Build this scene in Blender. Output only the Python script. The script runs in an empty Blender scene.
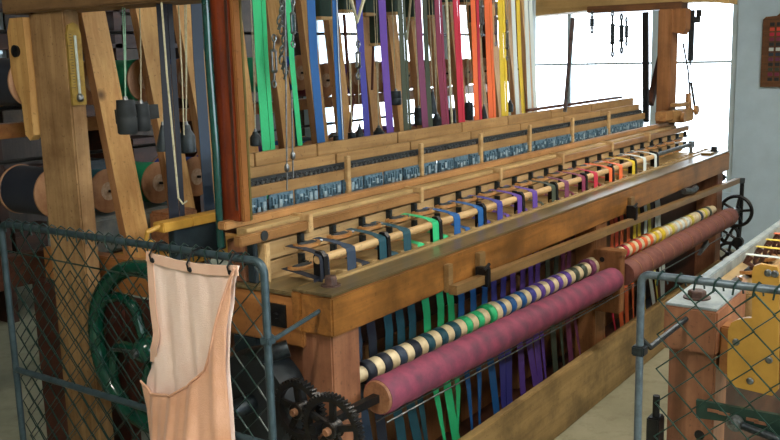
import bpy, bmesh, math, random
from mathutils import Vector, Matrix
random.seed(7)
PI = math.pi
COL = bpy.context.scene.collection

# ------------------------------------------------------------------ camera frame
F, CAMH = 905.6, 1.65
_y, _p, _r = [math.radians(a) for a in (35.3227, 10.2996, -1.48918)]
fw = Vector((math.cos(_y)*math.cos(_p), math.sin(_y)*math.cos(_p), -math.sin(_p)))
rt0 = Vector((math.sin(_y), -math.cos(_y), 0)); up0 = rt0.cross(fw)
rt = math.cos(_r)*rt0 + math.sin(_r)*up0
up = -math.sin(_r)*rt0 + math.cos(_r)*up0
def at(px, py, ax, v):
    """point seen at photo pixel (px, py) on the world plane ax = v"""
    d = rt*((px-390)/F) - up*((py-220)/F) + fw
    i = 'xyz'.index(ax); c = Vector((0, 0, CAMH))
    return c + d*((v-c[i])/d[i])

# ------------------------------------------------------------------ materials
def lin(h):
    h = h.lstrip('#'); o = []
    for i in (0, 2, 4):
        c = int(h[i:i+2], 16)/255
        o.append(c/12.92 if c <= .04045 else ((c+.055)/1.055)**2.4)
    return (*o, 1)
def newmat(name):
    m = bpy.data.materials.new(name); m.use_nodes = True
    nt = m.node_tree; return m, nt, nt.nodes['Principled BSDF']
def N(nt, t, **k):
    n = nt.nodes.new(t)
    for a, b in k.items():
        if a in n.inputs: n.inputs[a].default_value = b
        else: setattr(n, a, b)
    return n
def ramp(nt, fac, stops):
    r = nt.nodes.new('ShaderNodeValToRGB'); e = r.color_ramp.elements
    while len(e) < len(stops): e.new(.5)
    for q, (p, c) in zip(e, stops): q.position = p; q.color = c
    nt.links.new(fac, r.inputs[0]); return r.outputs[0]
def wood(name, a, b, axis='X', rough=.5, grain=30, stain=None, stain_amt=.5, bump=.25, spec=.4, knots=False):
    m, nt, bs = newmat(name); L = nt.links.new
    tc = N(nt, 'ShaderNodeTexCoord'); oi = N(nt, 'ShaderNodeObjectInfo')
    add = N(nt, 'ShaderNodeVectorMath', operation='ADD')
    mul = N(nt, 'ShaderNodeVectorMath', operation='SCALE'); mul.inputs[3].default_value = 13.0
    cmb = N(nt, 'ShaderNodeCombineXYZ')
    for k in range(3): L(oi.outputs['Random'], cmb.inputs[k])
    L(cmb.outputs[0], mul.inputs[0]); L(tc.outputs['Object'], add.inputs[0]); L(mul.outputs[0], add.inputs[1])
    mp = N(nt, 'ShaderNodeMapping'); s = [grain]*3; s['XYZ'.index(axis)] = grain*.06
    mp.inputs['Scale'].default_value = s; L(add.outputs[0], mp.inputs[0])
    n1 = N(nt, 'ShaderNodeTexNoise', Scale=1.0, Detail=6, Roughness=.6, Distortion=.6); L(mp.outputs[0], n1.inputs[0])
    col = ramp(nt, n1.outputs[0], [(.3, lin(a)), (.52, [(x+y)/2 for x, y in zip(lin(a), lin(b))]), (.72, lin(b))])
    n2 = N(nt, 'ShaderNodeTexNoise', Scale=5.0, Detail=5, Roughness=.65); L(add.outputs[0], n2.inputs[0])
    f = ramp(nt, n2.outputs[0], [(.42, (0, 0, 0, 1)), (.68, (stain_amt,)*3+(1,))])
    mx = N(nt, 'ShaderNodeMixRGB'); L(f, mx.inputs[0]); L(col, mx.inputs[1])
    mx.inputs[2].default_value = lin(stain) if stain else [c*.45 for c in lin(a)[:3]]+[1]
    out = mx.outputs[0]
    n3 = N(nt, 'ShaderNodeTexNoise', Scale=90.0, Detail=2); L(add.outputs[0], n3.inputs[0])
    f3 = ramp(nt, n3.outputs[0], [(.64, (0, 0, 0, 1)), (.72, (.45,)*3+(1,))])
    m3 = N(nt, 'ShaderNodeMixRGB'); L(f3, m3.inputs[0]); L(out, m3.inputs[1]); m3.inputs[2].default_value = [c*.3 for c in lin(a)[:3]]+[1]
    out = m3.outputs[0]
    if knots:
        vo = N(nt, 'ShaderNodeTexVoronoi', Scale=3.1); L(add.outputs[0], vo.inputs[0])
        fk = ramp(nt, vo.outputs[0], [(.05, (.85,)*3+(1,)), (.1, (0, 0, 0, 1))])
        mk = N(nt, 'ShaderNodeMixRGB'); L(fk, mk.inputs[0]); L(out, mk.inputs[1]); mk.inputs[2].default_value = lin('#3a2010'); out = mk.outputs[0]
    hv = N(nt, 'ShaderNodeHueSaturation'); mr = N(nt, 'ShaderNodeMapRange')
    mr.inputs[3].default_value = .86; mr.inputs[4].default_value = 1.12
    L(oi.outputs['Random'], mr.inputs[0]); L(mr.outputs[0], hv.inputs['Value']); L(out, hv.inputs['Color'])
    L(hv.outputs[0], bs.inputs['Base Color'])
    bs.inputs['Roughness'].default_value = rough; bs.inputs['Specular IOR Level'].default_value = spec
    bm = N(nt, 'ShaderNodeBump'); bm.inputs['Strength'].default_value = bump; bm.inputs['Distance'].default_value = .004
    L(n1.outputs[0], bm.inputs['Height']); L(bm.outputs[0], bs.inputs['Normal'])
    return m
def plain(name, c, rough=.5, metal=0, c2=None, scale=20, bump=0, spec=.5, sheen=0, bscale=None):
    m, nt, bs = newmat(name); L = nt.links.new
    bs.inputs['Roughness'].default_value = rough; bs.inputs['Metallic'].default_value = metal
    bs.inputs['Specular IOR Level'].default_value = spec
    tc = N(nt, 'ShaderNodeTexCoord')
    n = N(nt, 'ShaderNodeTexNoise', Scale=scale, Detail=5, Roughness=.65); L(tc.outputs['Object'], n.inputs[0])
    c2 = lin(c2) if c2 else [x*.72 for x in lin(c)[:3]]+[1]
    L(ramp(nt, n.outputs[0], [(.38, lin(c)), (.68, c2)]), bs.inputs['Base Color'])
    if sheen: bs.inputs['Sheen Weight'].default_value = sheen
    if bump:
        n = N(nt, 'ShaderNodeTexNoise', Scale=bscale or scale*3, Detail=4); L(tc.outputs['Object'], n.inputs[0])
        b = N(nt, 'ShaderNodeBump'); b.inputs['Strength'].default_value = bump; b.inputs['Distance'].default_value = .004
        L(n.outputs[0], b.inputs['Height']); L(b.outputs[0], bs.inputs['Normal'])
    return m
def weave(name, c, axis='Z', rough=.6, s=900, amp=.25):
    """ribbon / yarn: fine threads running along the length"""
    m, nt, bs = newmat(name); L = nt.links.new
    tc = N(nt, 'ShaderNodeTexCoord'); mp = N(nt, 'ShaderNodeMapping')
    sc = [s]*3; sc['XYZ'.index(axis)] = s*.02; mp.inputs['Scale'].default_value = sc
    L(tc.outputs['Object'], mp.inputs[0])
    n = N(nt, 'ShaderNodeTexNoise', Scale=1.0, Detail=3); L(mp.outputs[0], n.inputs[0])
    a = lin(c)
    L(ramp(nt, n.outputs[0], [(.3, [x*(1-amp) for x in a[:3]]+[1]), (.7, a)]), bs.inputs['Base Color'])
    bs.inputs['Roughness'].default_value = rough; bs.inputs['Sheen Weight'].default_value = .05
    return m

M = dict(
 beam=wood('beam_wood', '#7c5026', '#b2783a', 'X', .33, 34, '#4c3418', .75, .15, .5),
 beam_dark=wood('old_beam_wood', '#5a3a22', '#835835', 'Y', .5, 30, '#3c281a', .6),
 beam_top=wood('grimy_top_wood', '#574a30', '#84704a', 'X', .3, 30, '#3f3b26', .5, .2, .6),
 pale=wood('pale_pine', '#b08c5c', '#d8b884', 'X', .45, 45, '#7d5c34', .4, .2),
 paley=wood('pale_pine_end', '#b08c5c', '#d8b884', 'Y', .5, 45, '#7d5c34', .4, .2),
 slat=wood('slat_pine', '#b4834a', '#d9b070', 'Z', .5, 38, '#8f6236', .35, .2, .4, True),
 slat_shade=wood('slat_shade_pine', '#a4774c', '#c4976a', 'Z', .5, 38, '#80583a', .35, .2),
 post=wood('rough_post_wood', '#8b6a46', '#b9966a', 'Z', .7, 26, '#6a4c30', .7, .5, .2, True),
 red=wood('mahogany', '#5c2412', '#8c4020', 'Z', .25, 22, '#3e1610', .5, .1, .6),
 red2=wood('chestnut_wood', '#7c4c24', '#a06a3a', 'Z', .35, 22, '#5a3412', .4, .1, .5),
 olive=wood('olive_varnish_wood', '#4f4520', '#6e6130', 'Z', .4, 22),
 rail=wood('rail_wood', '#94683c', '#bb8c58', 'X', .35, 40, '#5f3f20', .5, .15, .5),
 board=wood('harness_board_wood', '#8c6a40', '#b08c5a', 'X', .5, 40, '#6a4c2c', .5, .2),
 ledge=wood('ledge_wood', '#9a8054', '#c4a672', 'X', .4, 45, '#6a5636', .5, .15),
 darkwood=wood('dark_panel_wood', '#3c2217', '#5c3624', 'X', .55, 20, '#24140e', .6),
 midwood=wood('middle_panel_wood', '#80542e', '#a8744a', 'Z', .5, 26, '#5c3c22', .5),
 redbrown=wood('red_brown_wood', '#7e5038', '#ab7856', 'Z', .45, 26, '#4e2a1c', .55, .2, .5),
 plank=wood('floor_plank_wood', '#8f7448', '#bd9d66', 'X', .5, 24, '#4e3f26', .7, .3),
 orange=wood('orange_wood', '#8f5c30', '#ba7f46', 'Y', .35, 22, '#5e3412', .5, .15, .5),
 shuttle=wood('copper_wood', '#94602f', '#cf9a5c', 'X', .3, 60, '#6e4422', .3, .05, .6),
 lath=wood('lath_wood', '#6b5230', '#94744a', 'X', .35, 40, '#4c3a22', .4, .1, .5),
 header=wood('header_wood', '#7a5a38', '#9c7a50', 'Y', .7, 26, '#5a4028', .6, .4),
 header2=wood('plank_wood', '#9a7c4c', '#c4a66c', 'Y', .6, 22, '#6c5430', .5, .4),
 floor=None,
 iron=plain('black_iron', '#1d1f22', .42, .6, '#2e2c2a', 30, .2),
 gear=plain('oiled_gear_iron', '#34373a', .35, .7, '#3a342c', 60, .2),
 steel=plain('worn_steel', '#8d9294', .35, .9, '#5c6062', 50),
 pegs=plain('dark_steel_peg', '#3c4448', .4, .6, '#20262a', 60),
 pipe=plain('painted_pipe', '#465960', .42, .35, '#34464c', 35, .15),
 pipe2=plain('grey_pipe', '#6c7c84', .38, .45, '#505c66', 35, .15),
 wire=plain('green_coated_wire', '#12302a', .3, .1, '#16332e', 40, 0, .6),
 wiresteel=plain('galvanised_wire', '#2f5149', .28, .5, '#1b3d36', 25, 0, .6),
 green=plain('green_enamel', '#0f4f3c', .16, 0, '#0a3c30', 12, .05, .7),
 greenrod=plain('dark_teal_enamel', '#14463f', .12, .1, '#0f352f', 12, 0, .8),
 dkgreen=plain('dark_green_enamel', '#203f35', .4, .1, '#182e28', 25, .1),
 ochre=plain('ochre_paint', '#c2943e', .4, 0, '#a67c30', 9, .15),
 weight=plain('blue_grey_lead', '#39454b', .45, .3, '#252d31', 40, .2),
 bluegrey=plain('reed_blue', '#6a8896', .4, .2, '#46606f', 80, .2),
 reedlight=plain('pale_reed_dent', '#a9bcc2', .4, .2, '#7c95a0', 60),
 rubber=plain('dark_grey_belt', '#2c3234', .6, 0, '#1d2122', 20, .1),
 navy_metal=plain('navy_grey_panel', '#2c3a40', .5, .2, '#1e282c', 14, .1),
 cloth=plain('pink_canvas', '#e6b290', .85, 0, '#d89e78', 7, .5, .2, .3, 300),
 hem=plain('pink_hem', '#f0c8ae', .85, 0, '#e6b698', 7, .5, .2, .3, 300),
 lining=plain('pale_pink_lining', '#fbe3d4', .85, 0, '#f2d2c0', 6, .4, .2, .3, 300),
 magenta=plain('magenta_felt', '#96485f', .8, 0, '#743a50', 22, .4, .3, .3),
 brownfelt=plain('brown_leather_wrap', '#84544a', .6, 0, '#6c423a', 24, .3, .4),
 cream=plain('cream_wood_core', '#e0cfa6', .5, 0, '#c8b48a', 30, .15),
 endgrain=plain('end_grain', '#9c6e4c', .6, 0, '#7a5034', 60, .3),
 disc=plain('spool_disc_wood', '#b58a64', .55, 0, '#96694a', 18, .2),
 discmark=plain('whitish_wear', '#c9b6a0', .7, 0, '#a88c70', 60),
 cord=plain('cotton_cord', '#cfc9a8', .7, 0, '#a9a382', 60),
 cordg=plain('pale_green_cord', '#9dc4a8', .7, 0, '#7fa88c', 60),
 brass=plain('brass', '#b08a3e', .35, .8, '#80622a', 30),
 thermo=plain('yellowed_plate', '#a3863c', .45, .1, '#86692a', 40),
 glass_tube=plain('milky_tube', '#bfc6b8', .15, 0, '#aab3a4', 40),
 wall=plain('pale_blue_plaster', '#c6dcea', .85, 0, '#bad0dd', 3, .25, .2, 0, 40),
 whitewall=plain('cream_plaster', '#b9b5a2', .9, 0, '#aaa690', 3),
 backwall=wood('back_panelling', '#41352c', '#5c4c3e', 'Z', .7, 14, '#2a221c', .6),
 ceil=plain('ceiling_paint', '#b8b6aa', .9, 0, '#aaa89c', 3),
 frame=plain('window_frame_paint', '#cfe0e6', .5, 0, '#c0d4dc', 10),
 rust=plain('rusty_bolt', '#5e463c', .6, .3, '#3c2c28', 60, .3),
 greybox=plain('grey_plastic_sheet', '#9aa3a0', .5, 0, '#6e7a7e', 14, .2),
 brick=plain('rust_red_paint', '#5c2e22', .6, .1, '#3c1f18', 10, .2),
 white_p=plain('white_porcelain', '#d8dcd6', .3, 0, '#b8bcb6', 30),
 crate=plain('weathered_board', '#584a3a', .7, 0, '#3a3026', 12, .3),
 lens=plain('fill_housing', '#d0d0c8', .6),
)
# floor: worn greenish lino
def floor_mat():
    m, nt, bs = newmat('worn_lino'); L = nt.links.new
    tc = N(nt, 'ShaderNodeTexCoord')
    n = N(nt, 'ShaderNodeTexNoise', Scale=1.6, Detail=7, Roughness=.7); L(tc.outputs['Object'], n.inputs[0])
    c = ramp(nt, n.outputs[0], [(.3, lin('#86856c')), (.5, lin('#9c9a80')), (.72, lin('#b0ad92'))])
    n2 = N(nt, 'ShaderNodeTexNoise', Scale=9, Detail=6, Roughness=.75); L(tc.outputs['Object'], n2.inputs[0])
    f = ramp(nt, n2.outputs[0], [(.5, (0, 0, 0, 1)), (.7, (.5, .5, .5, 1))])
    mx = N(nt, 'ShaderNodeMixRGB'); L(f, mx.inputs[0]); L(c, mx.inputs[1]); mx.inputs[2].default_value = lin('#6c684c')
    L(mx.outputs[0], bs.inputs['Base Color']); bs.inputs['Roughness'].default_value = .45
    return m
M['floor'] = floor_mat()
def glass_mat():
    m, nt, bs = newmat('window_glass'); L = nt.links.new
    nt.nodes.remove(bs); out = nt.nodes['Material Output']
    t = N(nt, 'ShaderNodeBsdfTransparent'); g = N(nt, 'ShaderNodeBsdfGlossy', Roughness=.02)
    fr = N(nt, 'ShaderNodeFresnel', IOR=1.3); mx = N(nt, 'ShaderNodeMixShader')
    t.inputs[0].default_value = (.95, .98, 1, 1)
    L(fr.outputs[0], mx.inputs[0]); L(t.outputs[0], mx.inputs[1]); L(g.outputs[0], mx.inputs[2]); L(mx.outputs[0], out.inputs[0])
    return m
M['glass'] = glass_mat()
def felt_mat():
    m, nt, bs = newmat('banded_felt'); L = nt.links.new
    tc = N(nt, 'ShaderNodeTexCoord'); sx = N(nt, 'ShaderNodeSeparateXYZ'); L(tc.outputs['Object'], sx.inputs[0])
    n = N(nt, 'ShaderNodeTexNoise', Scale=14, Detail=5, Roughness=.7); L(tc.outputs['Object'], n.inputs[0])
    a = N(nt, 'ShaderNodeMath', operation='MULTIPLY'); L(sx.outputs[0], a.inputs[0]); a.inputs[1].default_value = 2*PI/.083
    si = N(nt, 'ShaderNodeMath', operation='SINE'); L(a.outputs[0], si.inputs[0])
    b = N(nt, 'ShaderNodeMath', operation='MULTIPLY_ADD'); L(si.outputs[0], b.inputs[0]); b.inputs[1].default_value = .06; L(n.outputs[0], b.inputs[2])
    L(ramp(nt, b.outputs[0], [(.36, lin('#8f4158')), (.52, lin('#7c3a50')), (.68, lin('#64384a'))]), bs.inputs['Base Color'])
    bs.inputs['Roughness'].default_value = .75
    return m
M['magenta'] = felt_mat()
def emit_mat(c, s):
    m, nt, bs = newmat('fill_diffuser'); bs.inputs['Emission Color'].default_value = lin(c); bs.inputs['Emission Strength'].default_value = s
    return m

RIB = dict(navy='#161f2e', slate='#2a3d52', teal='#0d4855', darkteal='#0c4450', green='#2bc47c', blue='#0f5c9e', indigo='#3b3c96',
 purple='#603f9c', darkgreen='#3f4a3a', plum='#74365a', maroon='#842d4c', red='#c4243f', vermilion='#e05238', orange='#f07038',
 yellow='#e6c730', lemon='#d8c94e', white='#dde8e2', black='#24282a', cream='#ded6b4')
RM = {k: weave('ribbon_'+k, v) for k, v in RIB.items()}
WM = {k: weave('wound_'+k, v, 'X') for k, v in RIB.items()}
YM = {k: weave('yarn_'+k, {'green': '#18b07c', 'darkteal': '#127084', 'blue': '#1a4fc0'}.get(k, v), 'X', .7, 500, .3) for k, v in RIB.items()}
WORD = dict(navy='navy', slate='slate blue', teal='teal', darkteal='dark teal', green='bright green', blue='royal blue', indigo='indigo', purple='purple',
 darkgreen='dark olive green', plum='plum', maroon='maroon', red='red', vermilion='vermilion', orange='orange', yellow='yellow', lemon='pale yellow', white='white', black='black', cream='cream')
ORD = ['first','second','third','fourth','fifth','sixth','seventh','eighth','ninth','tenth','eleventh','twelfth','thirteenth','fourteenth','fifteenth','sixteenth','seventeenth','eighteenth','nineteenth','twentieth']

# ------------------------------------------------------------------ mesh builder
class MB:
    def __init__(s): s.v = []; s.f = []; s.m = []; s.mi = 0
    def add(s, vs, fs):
        o = len(s.v); s.v += [Vector(v) for v in vs]; s.f += [tuple(o+i for i in f) for f in fs]; s.m += [s.mi]*len(fs); return s
    def hexa(s, p):  # 8 corners: bottom 4 ccw, top 4 ccw
        return s.add(p, [(3,2,1,0), (4,5,6,7), (0,1,5,4), (1,2,6,5), (2,3,7,6), (3,0,4,7)])
    def box(s, x0, x1, y0, y1, z0, z1, b=0):
        if b:
            b = min(b, (x1-x0)*.3, (y1-y0)*.3, (z1-z0)*.3)
            bm = bmesh.new(); bmesh.ops.create_cube(bm, size=1)
            for v in bm.verts: v.co = Vector(((x0+x1)/2+v.co.x*(x1-x0), (y0+y1)/2+v.co.y*(y1-y0), (z0+z1)/2+v.co.z*(z1-z0)))
            bmesh.ops.bevel(bm, geom=bm.edges[:], offset=b, segments=2, affect='EDGES')
            bm.verts.index_update(); s.add([v.co.copy() for v in bm.verts], [[v.index for v in f.verts] for f in bm.faces]); bm.free(); return s
        return s.hexa([(x0,y0,z0),(x1,y0,z0),(x1,y1,z0),(x0,y1,z0),(x0,y0,z1),(x1,y0,z1),(x1,y1,z1),(x0,y1,z1)])
    def bar(s, p0, p1, w, h, upv=(0,0,1)):
        """rectangular bar from p0 to p1, w across, h along upv"""
        p0, p1 = Vector(p0), Vector(p1); d = (p1-p0).normalized(); a = d.cross(Vector(upv)).normalized(); u = a.cross(d)
        q = []
        for p in (p0, p1):
            q += [p-a*w/2-u*h/2, p+a*w/2-u*h/2, p+a*w/2+u*h/2, p-a*w/2+u*h/2]
        return s.add(q, [(3,2,1,0), (4,5,6,7), (0,1,5,4), (1,2,6,5), (2,3,7,6), (3,0,4,7)])
    def tube(s, pts, r, n=8, cap=True, closed=False):
        pts = [Vector(p) for p in pts]; k = len(pts); rs = r if isinstance(r, (list, tuple)) else [r]*k
        d0 = (pts[1]-pts[0]).normalized(); a = d0.orthogonal().normalized(); base = len(s.v); fs = []; vs = []
        for i, p in enumerate(pts):
            if closed: d = pts[(i+1) % k]-pts[i-1]
            else: d = pts[min(i+1, k-1)]-pts[max(i-1, 0)]
            d.normalize(); a = (a-d*a.dot(d)); a = a.normalized() if a.length > 1e-6 else d.orthogonal().normalized(); b = d.cross(a)
            vs += [p+(a*math.cos(t)+b*math.sin(t))*rs[i] for t in [2*PI*j/n for j in range(n)]]
        for i in range(k if closed else k-1):
            i2 = (i+1) % k
            for j in range(n): fs.append((i*n+j, i*n+(j+1) % n, i2*n+(j+1) % n, i2*n+j))
        if cap and not closed: fs += [tuple(reversed(range(n))), tuple((k-1)*n+j for j in range(n))]
        return s.add(vs, fs)
    def cyl(s, p0, p1, r, n=16): return s.tube([p0, p1], r, n)
    def lathe(s, p0, axis, prof, n=24):
        """prof: list of (distance along axis, radius)"""
        p0 = Vector(p0); d = Vector(axis).normalized(); a = d.orthogonal().normalized(); b = d.cross(a); vs = []; fs = []
        for (h, r) in prof: vs += [p0+d*h+(a*math.cos(t)+b*math.sin(t))*max(r, 1e-4) for t in [2*PI*j/n for j in range(n)]]
        for i in range(len(prof)-1):
            for j in range(n): fs.append((i*n+j, i*n+(j+1) % n, (i+1)*n+(j+1) % n, (i+1)*n+j))
        fs += [tuple(reversed(range(n))), tuple((len(prof)-1)*n+j for j in range(n))]
        return s.add(vs, fs)
    def strip(s, pts, w, t=.0012, wax=(1,0,0)):
        """flat band through pts, w wide along wax, t thick"""
        pts = [Vector(p) for p in pts]; A = Vector(wax).normalized(); vs = []; fs = []; k = len(pts)
        for i, p in enumerate(pts):
            d = (pts[min(i+1, k-1)]-pts[max(i-1, 0)]).normalized(); nn = d.cross(A).normalized(); ww = w[i] if isinstance(w, (list, tuple)) else w
            vs += [p-A*ww/2-nn*t/2, p+A*ww/2-nn*t/2, p+A*ww/2+nn*t/2, p-A*ww/2+nn*t/2]
        for i in range(k-1):
            for j in range(4): fs.append((4*i+j, 4*i+(j+1) % 4, 4*i+4+(j+1) % 4, 4*i+4+j))
        fs += [(3,2,1,0), (4*k-4, 4*k-3, 4*k-2, 4*k-1)]
        return s.add(vs, fs)
    def prism(s, poly, ax, a, b):
        """extrude a 2D polygon along axis ax from a to b"""
        i = 'xyz'.index(ax)
        def P(q, h): l = list(q); l.insert(i, h); return Vector(l)
        n = len(poly); return s.add([P(q, a) for q in poly]+[P(q, b) for q in poly], [tuple(reversed(range(n))), tuple(range(n, 2*n))]+[(j, (j+1) % n, n+(j+1) % n, n+j) for j in range(n)])
    def build(s, name, mat, parent=None, smooth=False, label=None):
        me = bpy.data.meshes.new(name); o = bpy.data.objects.new(name, me)
        off = Vector((0, 0, 0))
        if parent is None:
            xs, ys, zs = zip(*s.v); off = Vector(((min(xs)+max(xs))/2, (min(ys)+max(ys))/2, min(zs)))
        me.from_pydata([v-off for v in s.v], [], s.f)
        bm = bmesh.new(); bm.from_mesh(me); bmesh.ops.recalc_face_normals(bm, faces=bm.faces); bm.to_mesh(me); bm.free()
        for m in (mat if isinstance(mat, list) else [mat]): me.materials.append(m)
        if isinstance(mat, list):
            for p, i in zip(me.polygons, s.m): p.material_index = i
        if smooth:
            for p in me.polygons: p.use_smooth = True
            try: me.set_sharp_from_angle(angle=math.radians(smooth if smooth is not True else 40))
            except Exception: pass
        COL.objects.link(o); o.location = off
        if parent is not None:
            o.parent = parent
            if parent.type == 'EMPTY': o.matrix_parent_inverse = Matrix.Translation(-parent.location)
            elif parent.parent is None: o.matrix_parent_inverse = Matrix.Translation(-parent.location)
        if label: o['label'] = label
        return o
def tag(o, label, cat, group=None, kind=None):
    o['label'] = label; o['category'] = cat
    if group: o['group'] = group
    if kind: o['kind'] = kind
    return o
def thing(name, loc, label, cat, group=None):
    o = bpy.data.objects.new(name, None); COL.objects.link(o); o.location = loc; o.empty_display_size = .05
    return tag(o, label, cat, group)
def struct(name, mb, mat):
    o = mb.build(name, mat); o['kind'] = 'structure'; return o
def copy_tree(o, parent=None):
    c = o.copy(); COL.objects.link(c)
    if parent: c.parent = parent
    for ch in list(o.children): copy_tree(ch, c)
    return c

# ------------------------------------------------------------------ the room
WX, BY = 7.6, 6.5            # window wall (x), back wall (y)
struct('floor', MB().box(-2.5, WX+.3, -3.2, BY+.2, -.1, 0), M['floor'])
struct('ceiling', MB().box(-2.5, WX+.3, -3.2, BY+.2, 3.0, 3.1), M['ceil'])
SILL, TOP, Y0, Y1 = .47, 2.75, 1.955, 6.35
w = MB(); w.box(WX, WX+.3, -3.2, Y0, 0, 3.0); w.box(WX, WX+.3, Y1, BY, 0, 3.0); w.box(WX, WX+.3, Y0, Y1, 0, SILL); w.box(WX, WX+.3, Y0, Y1, TOP, 3.0)
struct('wall_east', w, M['wall'])
# back wall with a small window at its left
p0, p1 = at(-2, 10, 'y', BY), at(9, 58, 'y', BY)
wx0, wx1, wz0, wz1 = p0.x-.3, p1.x, p1.z, p1.z+.9
w = MB(); w.box(-2.5, wx0, BY, BY+.2, 0, 3); w.box(wx1, WX, BY, BY+.2, 0, 3); w.box(wx0, wx1, BY, BY+.2, 0, wz0); w.box(wx0, wx1, BY, BY+.2, wz1, 3)
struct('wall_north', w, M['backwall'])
# unseen wall behind the camera; its broad window is added for fill daylight
w = MB(); w.box(-2.5, -1.2, -3.2, -3.0, 0, 3); w.box(3.6, WX, -3.2, -3.0, 0, 3); w.box(-1.2, 3.6, -3.2, -3.0, 0, .8); w.box(-1.2, 3.6, -3.2, -3.0, 2.7, 3)
struct('wall_south', w, M['whitewall'])
struct('wall_west', MB().box(-2.7, -2.5, -3.2, BY+.2, 0, 3), M['whitewall'])
def window(n, axis, c, a0, a1, z0, z1, muls, bars, fwid=.05):
    """frame with muntins and panes in the plane axis = c"""
    fr = MB()
    def B(u0, u1, q0, q1, d=.03, thick=.06):
        if axis == 'x': fr.box(c+d, c+d+thick, u0, u1, q0, q1)
        else: fr.box(u0, u1, c+d, c+d+thick, q0, q1)
    B(a0, a0+fwid, z0, z1); B(a1-fwid, a1, z0, z1); B(a0+fwid, a1-fwid, z0, z0+fwid); B(a0+fwid, a1-fwid, z1-fwid, z1)
    for m, wd in muls: B(m-wd/2, m+wd/2, z0+fwid, z1-fwid, .035, .05)
    for b, wd in bars: B(a0+fwid, a1-fwid, b-wd/2, b+wd/2, .045, .03)
    o = fr.build('window_%d' % n, M['frame']); o['kind'] = 'structure'
    g = MB()
    if axis == 'x': g.box(c+.058, c+.062, a0+.01, a1-.01, z0+.01, z1-.01)
    else: g.box(a0+.01, a1-.01, c+.058, c+.062, z0+.01, z1-.01)
    g.build('window_pane', M['glass'], o); return o
window(1, 'x', WX, Y0, Y1, SILL, TOP, [(2.61, .10), (3.41, .03), (4.7, .06), (5.6, .06)], [(1.53, .018)], .05)
window(2, 'y', BY, wx0, wx1, wz0, wz1, [], [(wz0+.2, .02), (wz0+.4, .02)], .03)
window(3, 'y', -3.12, -1.2, 3.6, .8, 2.7, [(0, .05), (1.2, .05), (2.4, .05)], [(1.8, .03)], .05)  # unseen window behind the camera, added to light the aisle from the front

# unseen lamps added at the ceiling as front fill (above and behind the view)
for i, (lx, ly) in enumerate([(.2, .9), (2.6, -.9), (4.6, .4)]):
    t = thing('fill_light', (lx, ly, 2.95), ['long added fill lamp above the near gate', 'long added fill lamp above the yellow bracket loom', 'long added fill lamp above the far aisle'][i], 'fill light')
    MB().box(lx-.65, lx+.65, ly-.1, ly+.1, 2.93, 3.0, .01).build('fill_housing', M['lens'], t)
    MB().box(lx-.62, lx+.62, ly-.08, ly+.08, 2.905, 2.93).build('diffuser', emit_mat('#fff7ec', 42), t)

# ------------------------------------------------------------------ the big ribbon loom
loom = thing('ribbon_loom', (1.94, 1.6, 0), 'long wooden ribbon loom running the length of the room, with red timber sword post', 'loom')
X0, X1 = 1.94, 6.1
def part(mb, name, mat, smooth=False, label=None, parent=None): return mb.build(name, mat, parent or loom, smooth, label)

# breast beam with its worn top board
b = MB(); b.box(X0, X1, 1.586, 1.706, .853, .974, .006)
b.box(X0, 2.05, 1.706, 1.741, .853, .974, .004)
bb = part(b, 'breast_beam', M['beam'])
b = MB(); b.box(X0+.002, X1-.002, 1.588, 1.692, .973, .981, .002)
b.box(X0+.002, 2.05, 1.69, 1.739, .973, .981, .002)
part(b, 'beam_cap', M['beam_top'], parent=bb)
def hexbolt(mb, x, y, z, r, h):
    mb.lathe((x, y, z), (0,0,1), [(0, r*1.5), (.004, r*1.5)], 20); mb.lathe((x, y, z+.004), (0,0,1), [(0, r), (h*.8, r), (h, r*.85)], 6)
b = MB(); hexbolt(b, 2.03, 1.66, .981, .020, .026); part(b, 'bolt', M['rust'])
b = MB(); hexbolt(b, 6.0, 1.66, .981, .02, .03); part(b, 'bolt', M['iron'])
b = MB(); b.box(5.78, 5.86, 1.62, 1.68, .981, .995, .003); part(b, 'brass_plate', M['brass'])
# pale notched comb strip behind the beam
b = MB(); b.box(X0+.12, X1-.05, 1.692, 1.7165, .93, .987, .002)
b.box(X0+.06, X1-.05, 1.742, 1.762, .93, .975, .002)
for _j in range(50):
    _x = 2.09+.0812*_j
    b.box(_x-.012, _x+.012, 1.7165, 1.745, .955, .992, .003)
part(b, 'comb_strip', M['ledge'])
# shelf between beam and sley
b = MB(); b.box(X0+.08, X1-.05, 1.76, 1.93, .945, .965, .003); part(b, 'shelf_board', M['ledge'])
# cross beam at the near end, with black plate
b = MB(); b.box(1.95, 2.08, 1.71, 2.25, .80, .955, .005); cb = part(b, 'cross_beam', M['orange'])
b = MB(); b.box(1.945, 2.1, 1.71, 2.3, .955, .968, .003); part(b, 'end_ledge', M['beam_top'])
b = MB(); b.box(1.943, 1.95, 1.77, 1.84, .855, .925); b.lathe((1.943, 1.805, .89), (-1,0,0), [(0, .011), (.006, .009)], 6); part(b, 'black_plate', M['iron'], parent=cb)
b = MB(); b.box(5.95, 6.08, 1.71, 2.25, .80, .955, .005); part(b, 'cross_beam', M['orange'])
# legs
for (x0, x1, y0, y1, m) in [(1.965, 2.10, 1.612, 1.73, 'redbrown'), (5.96, 6.09, 1.62, 1.75, 'redbrown'), (1.965, 2.1, 2.78, 2.93, 'post')]:
    b = MB(); b.box(x0, x1, y0, y1, 0, .853 if y0 < 2 else .3, .005)
    if y0 < 2: part(b, 'leg', M[m])
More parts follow.
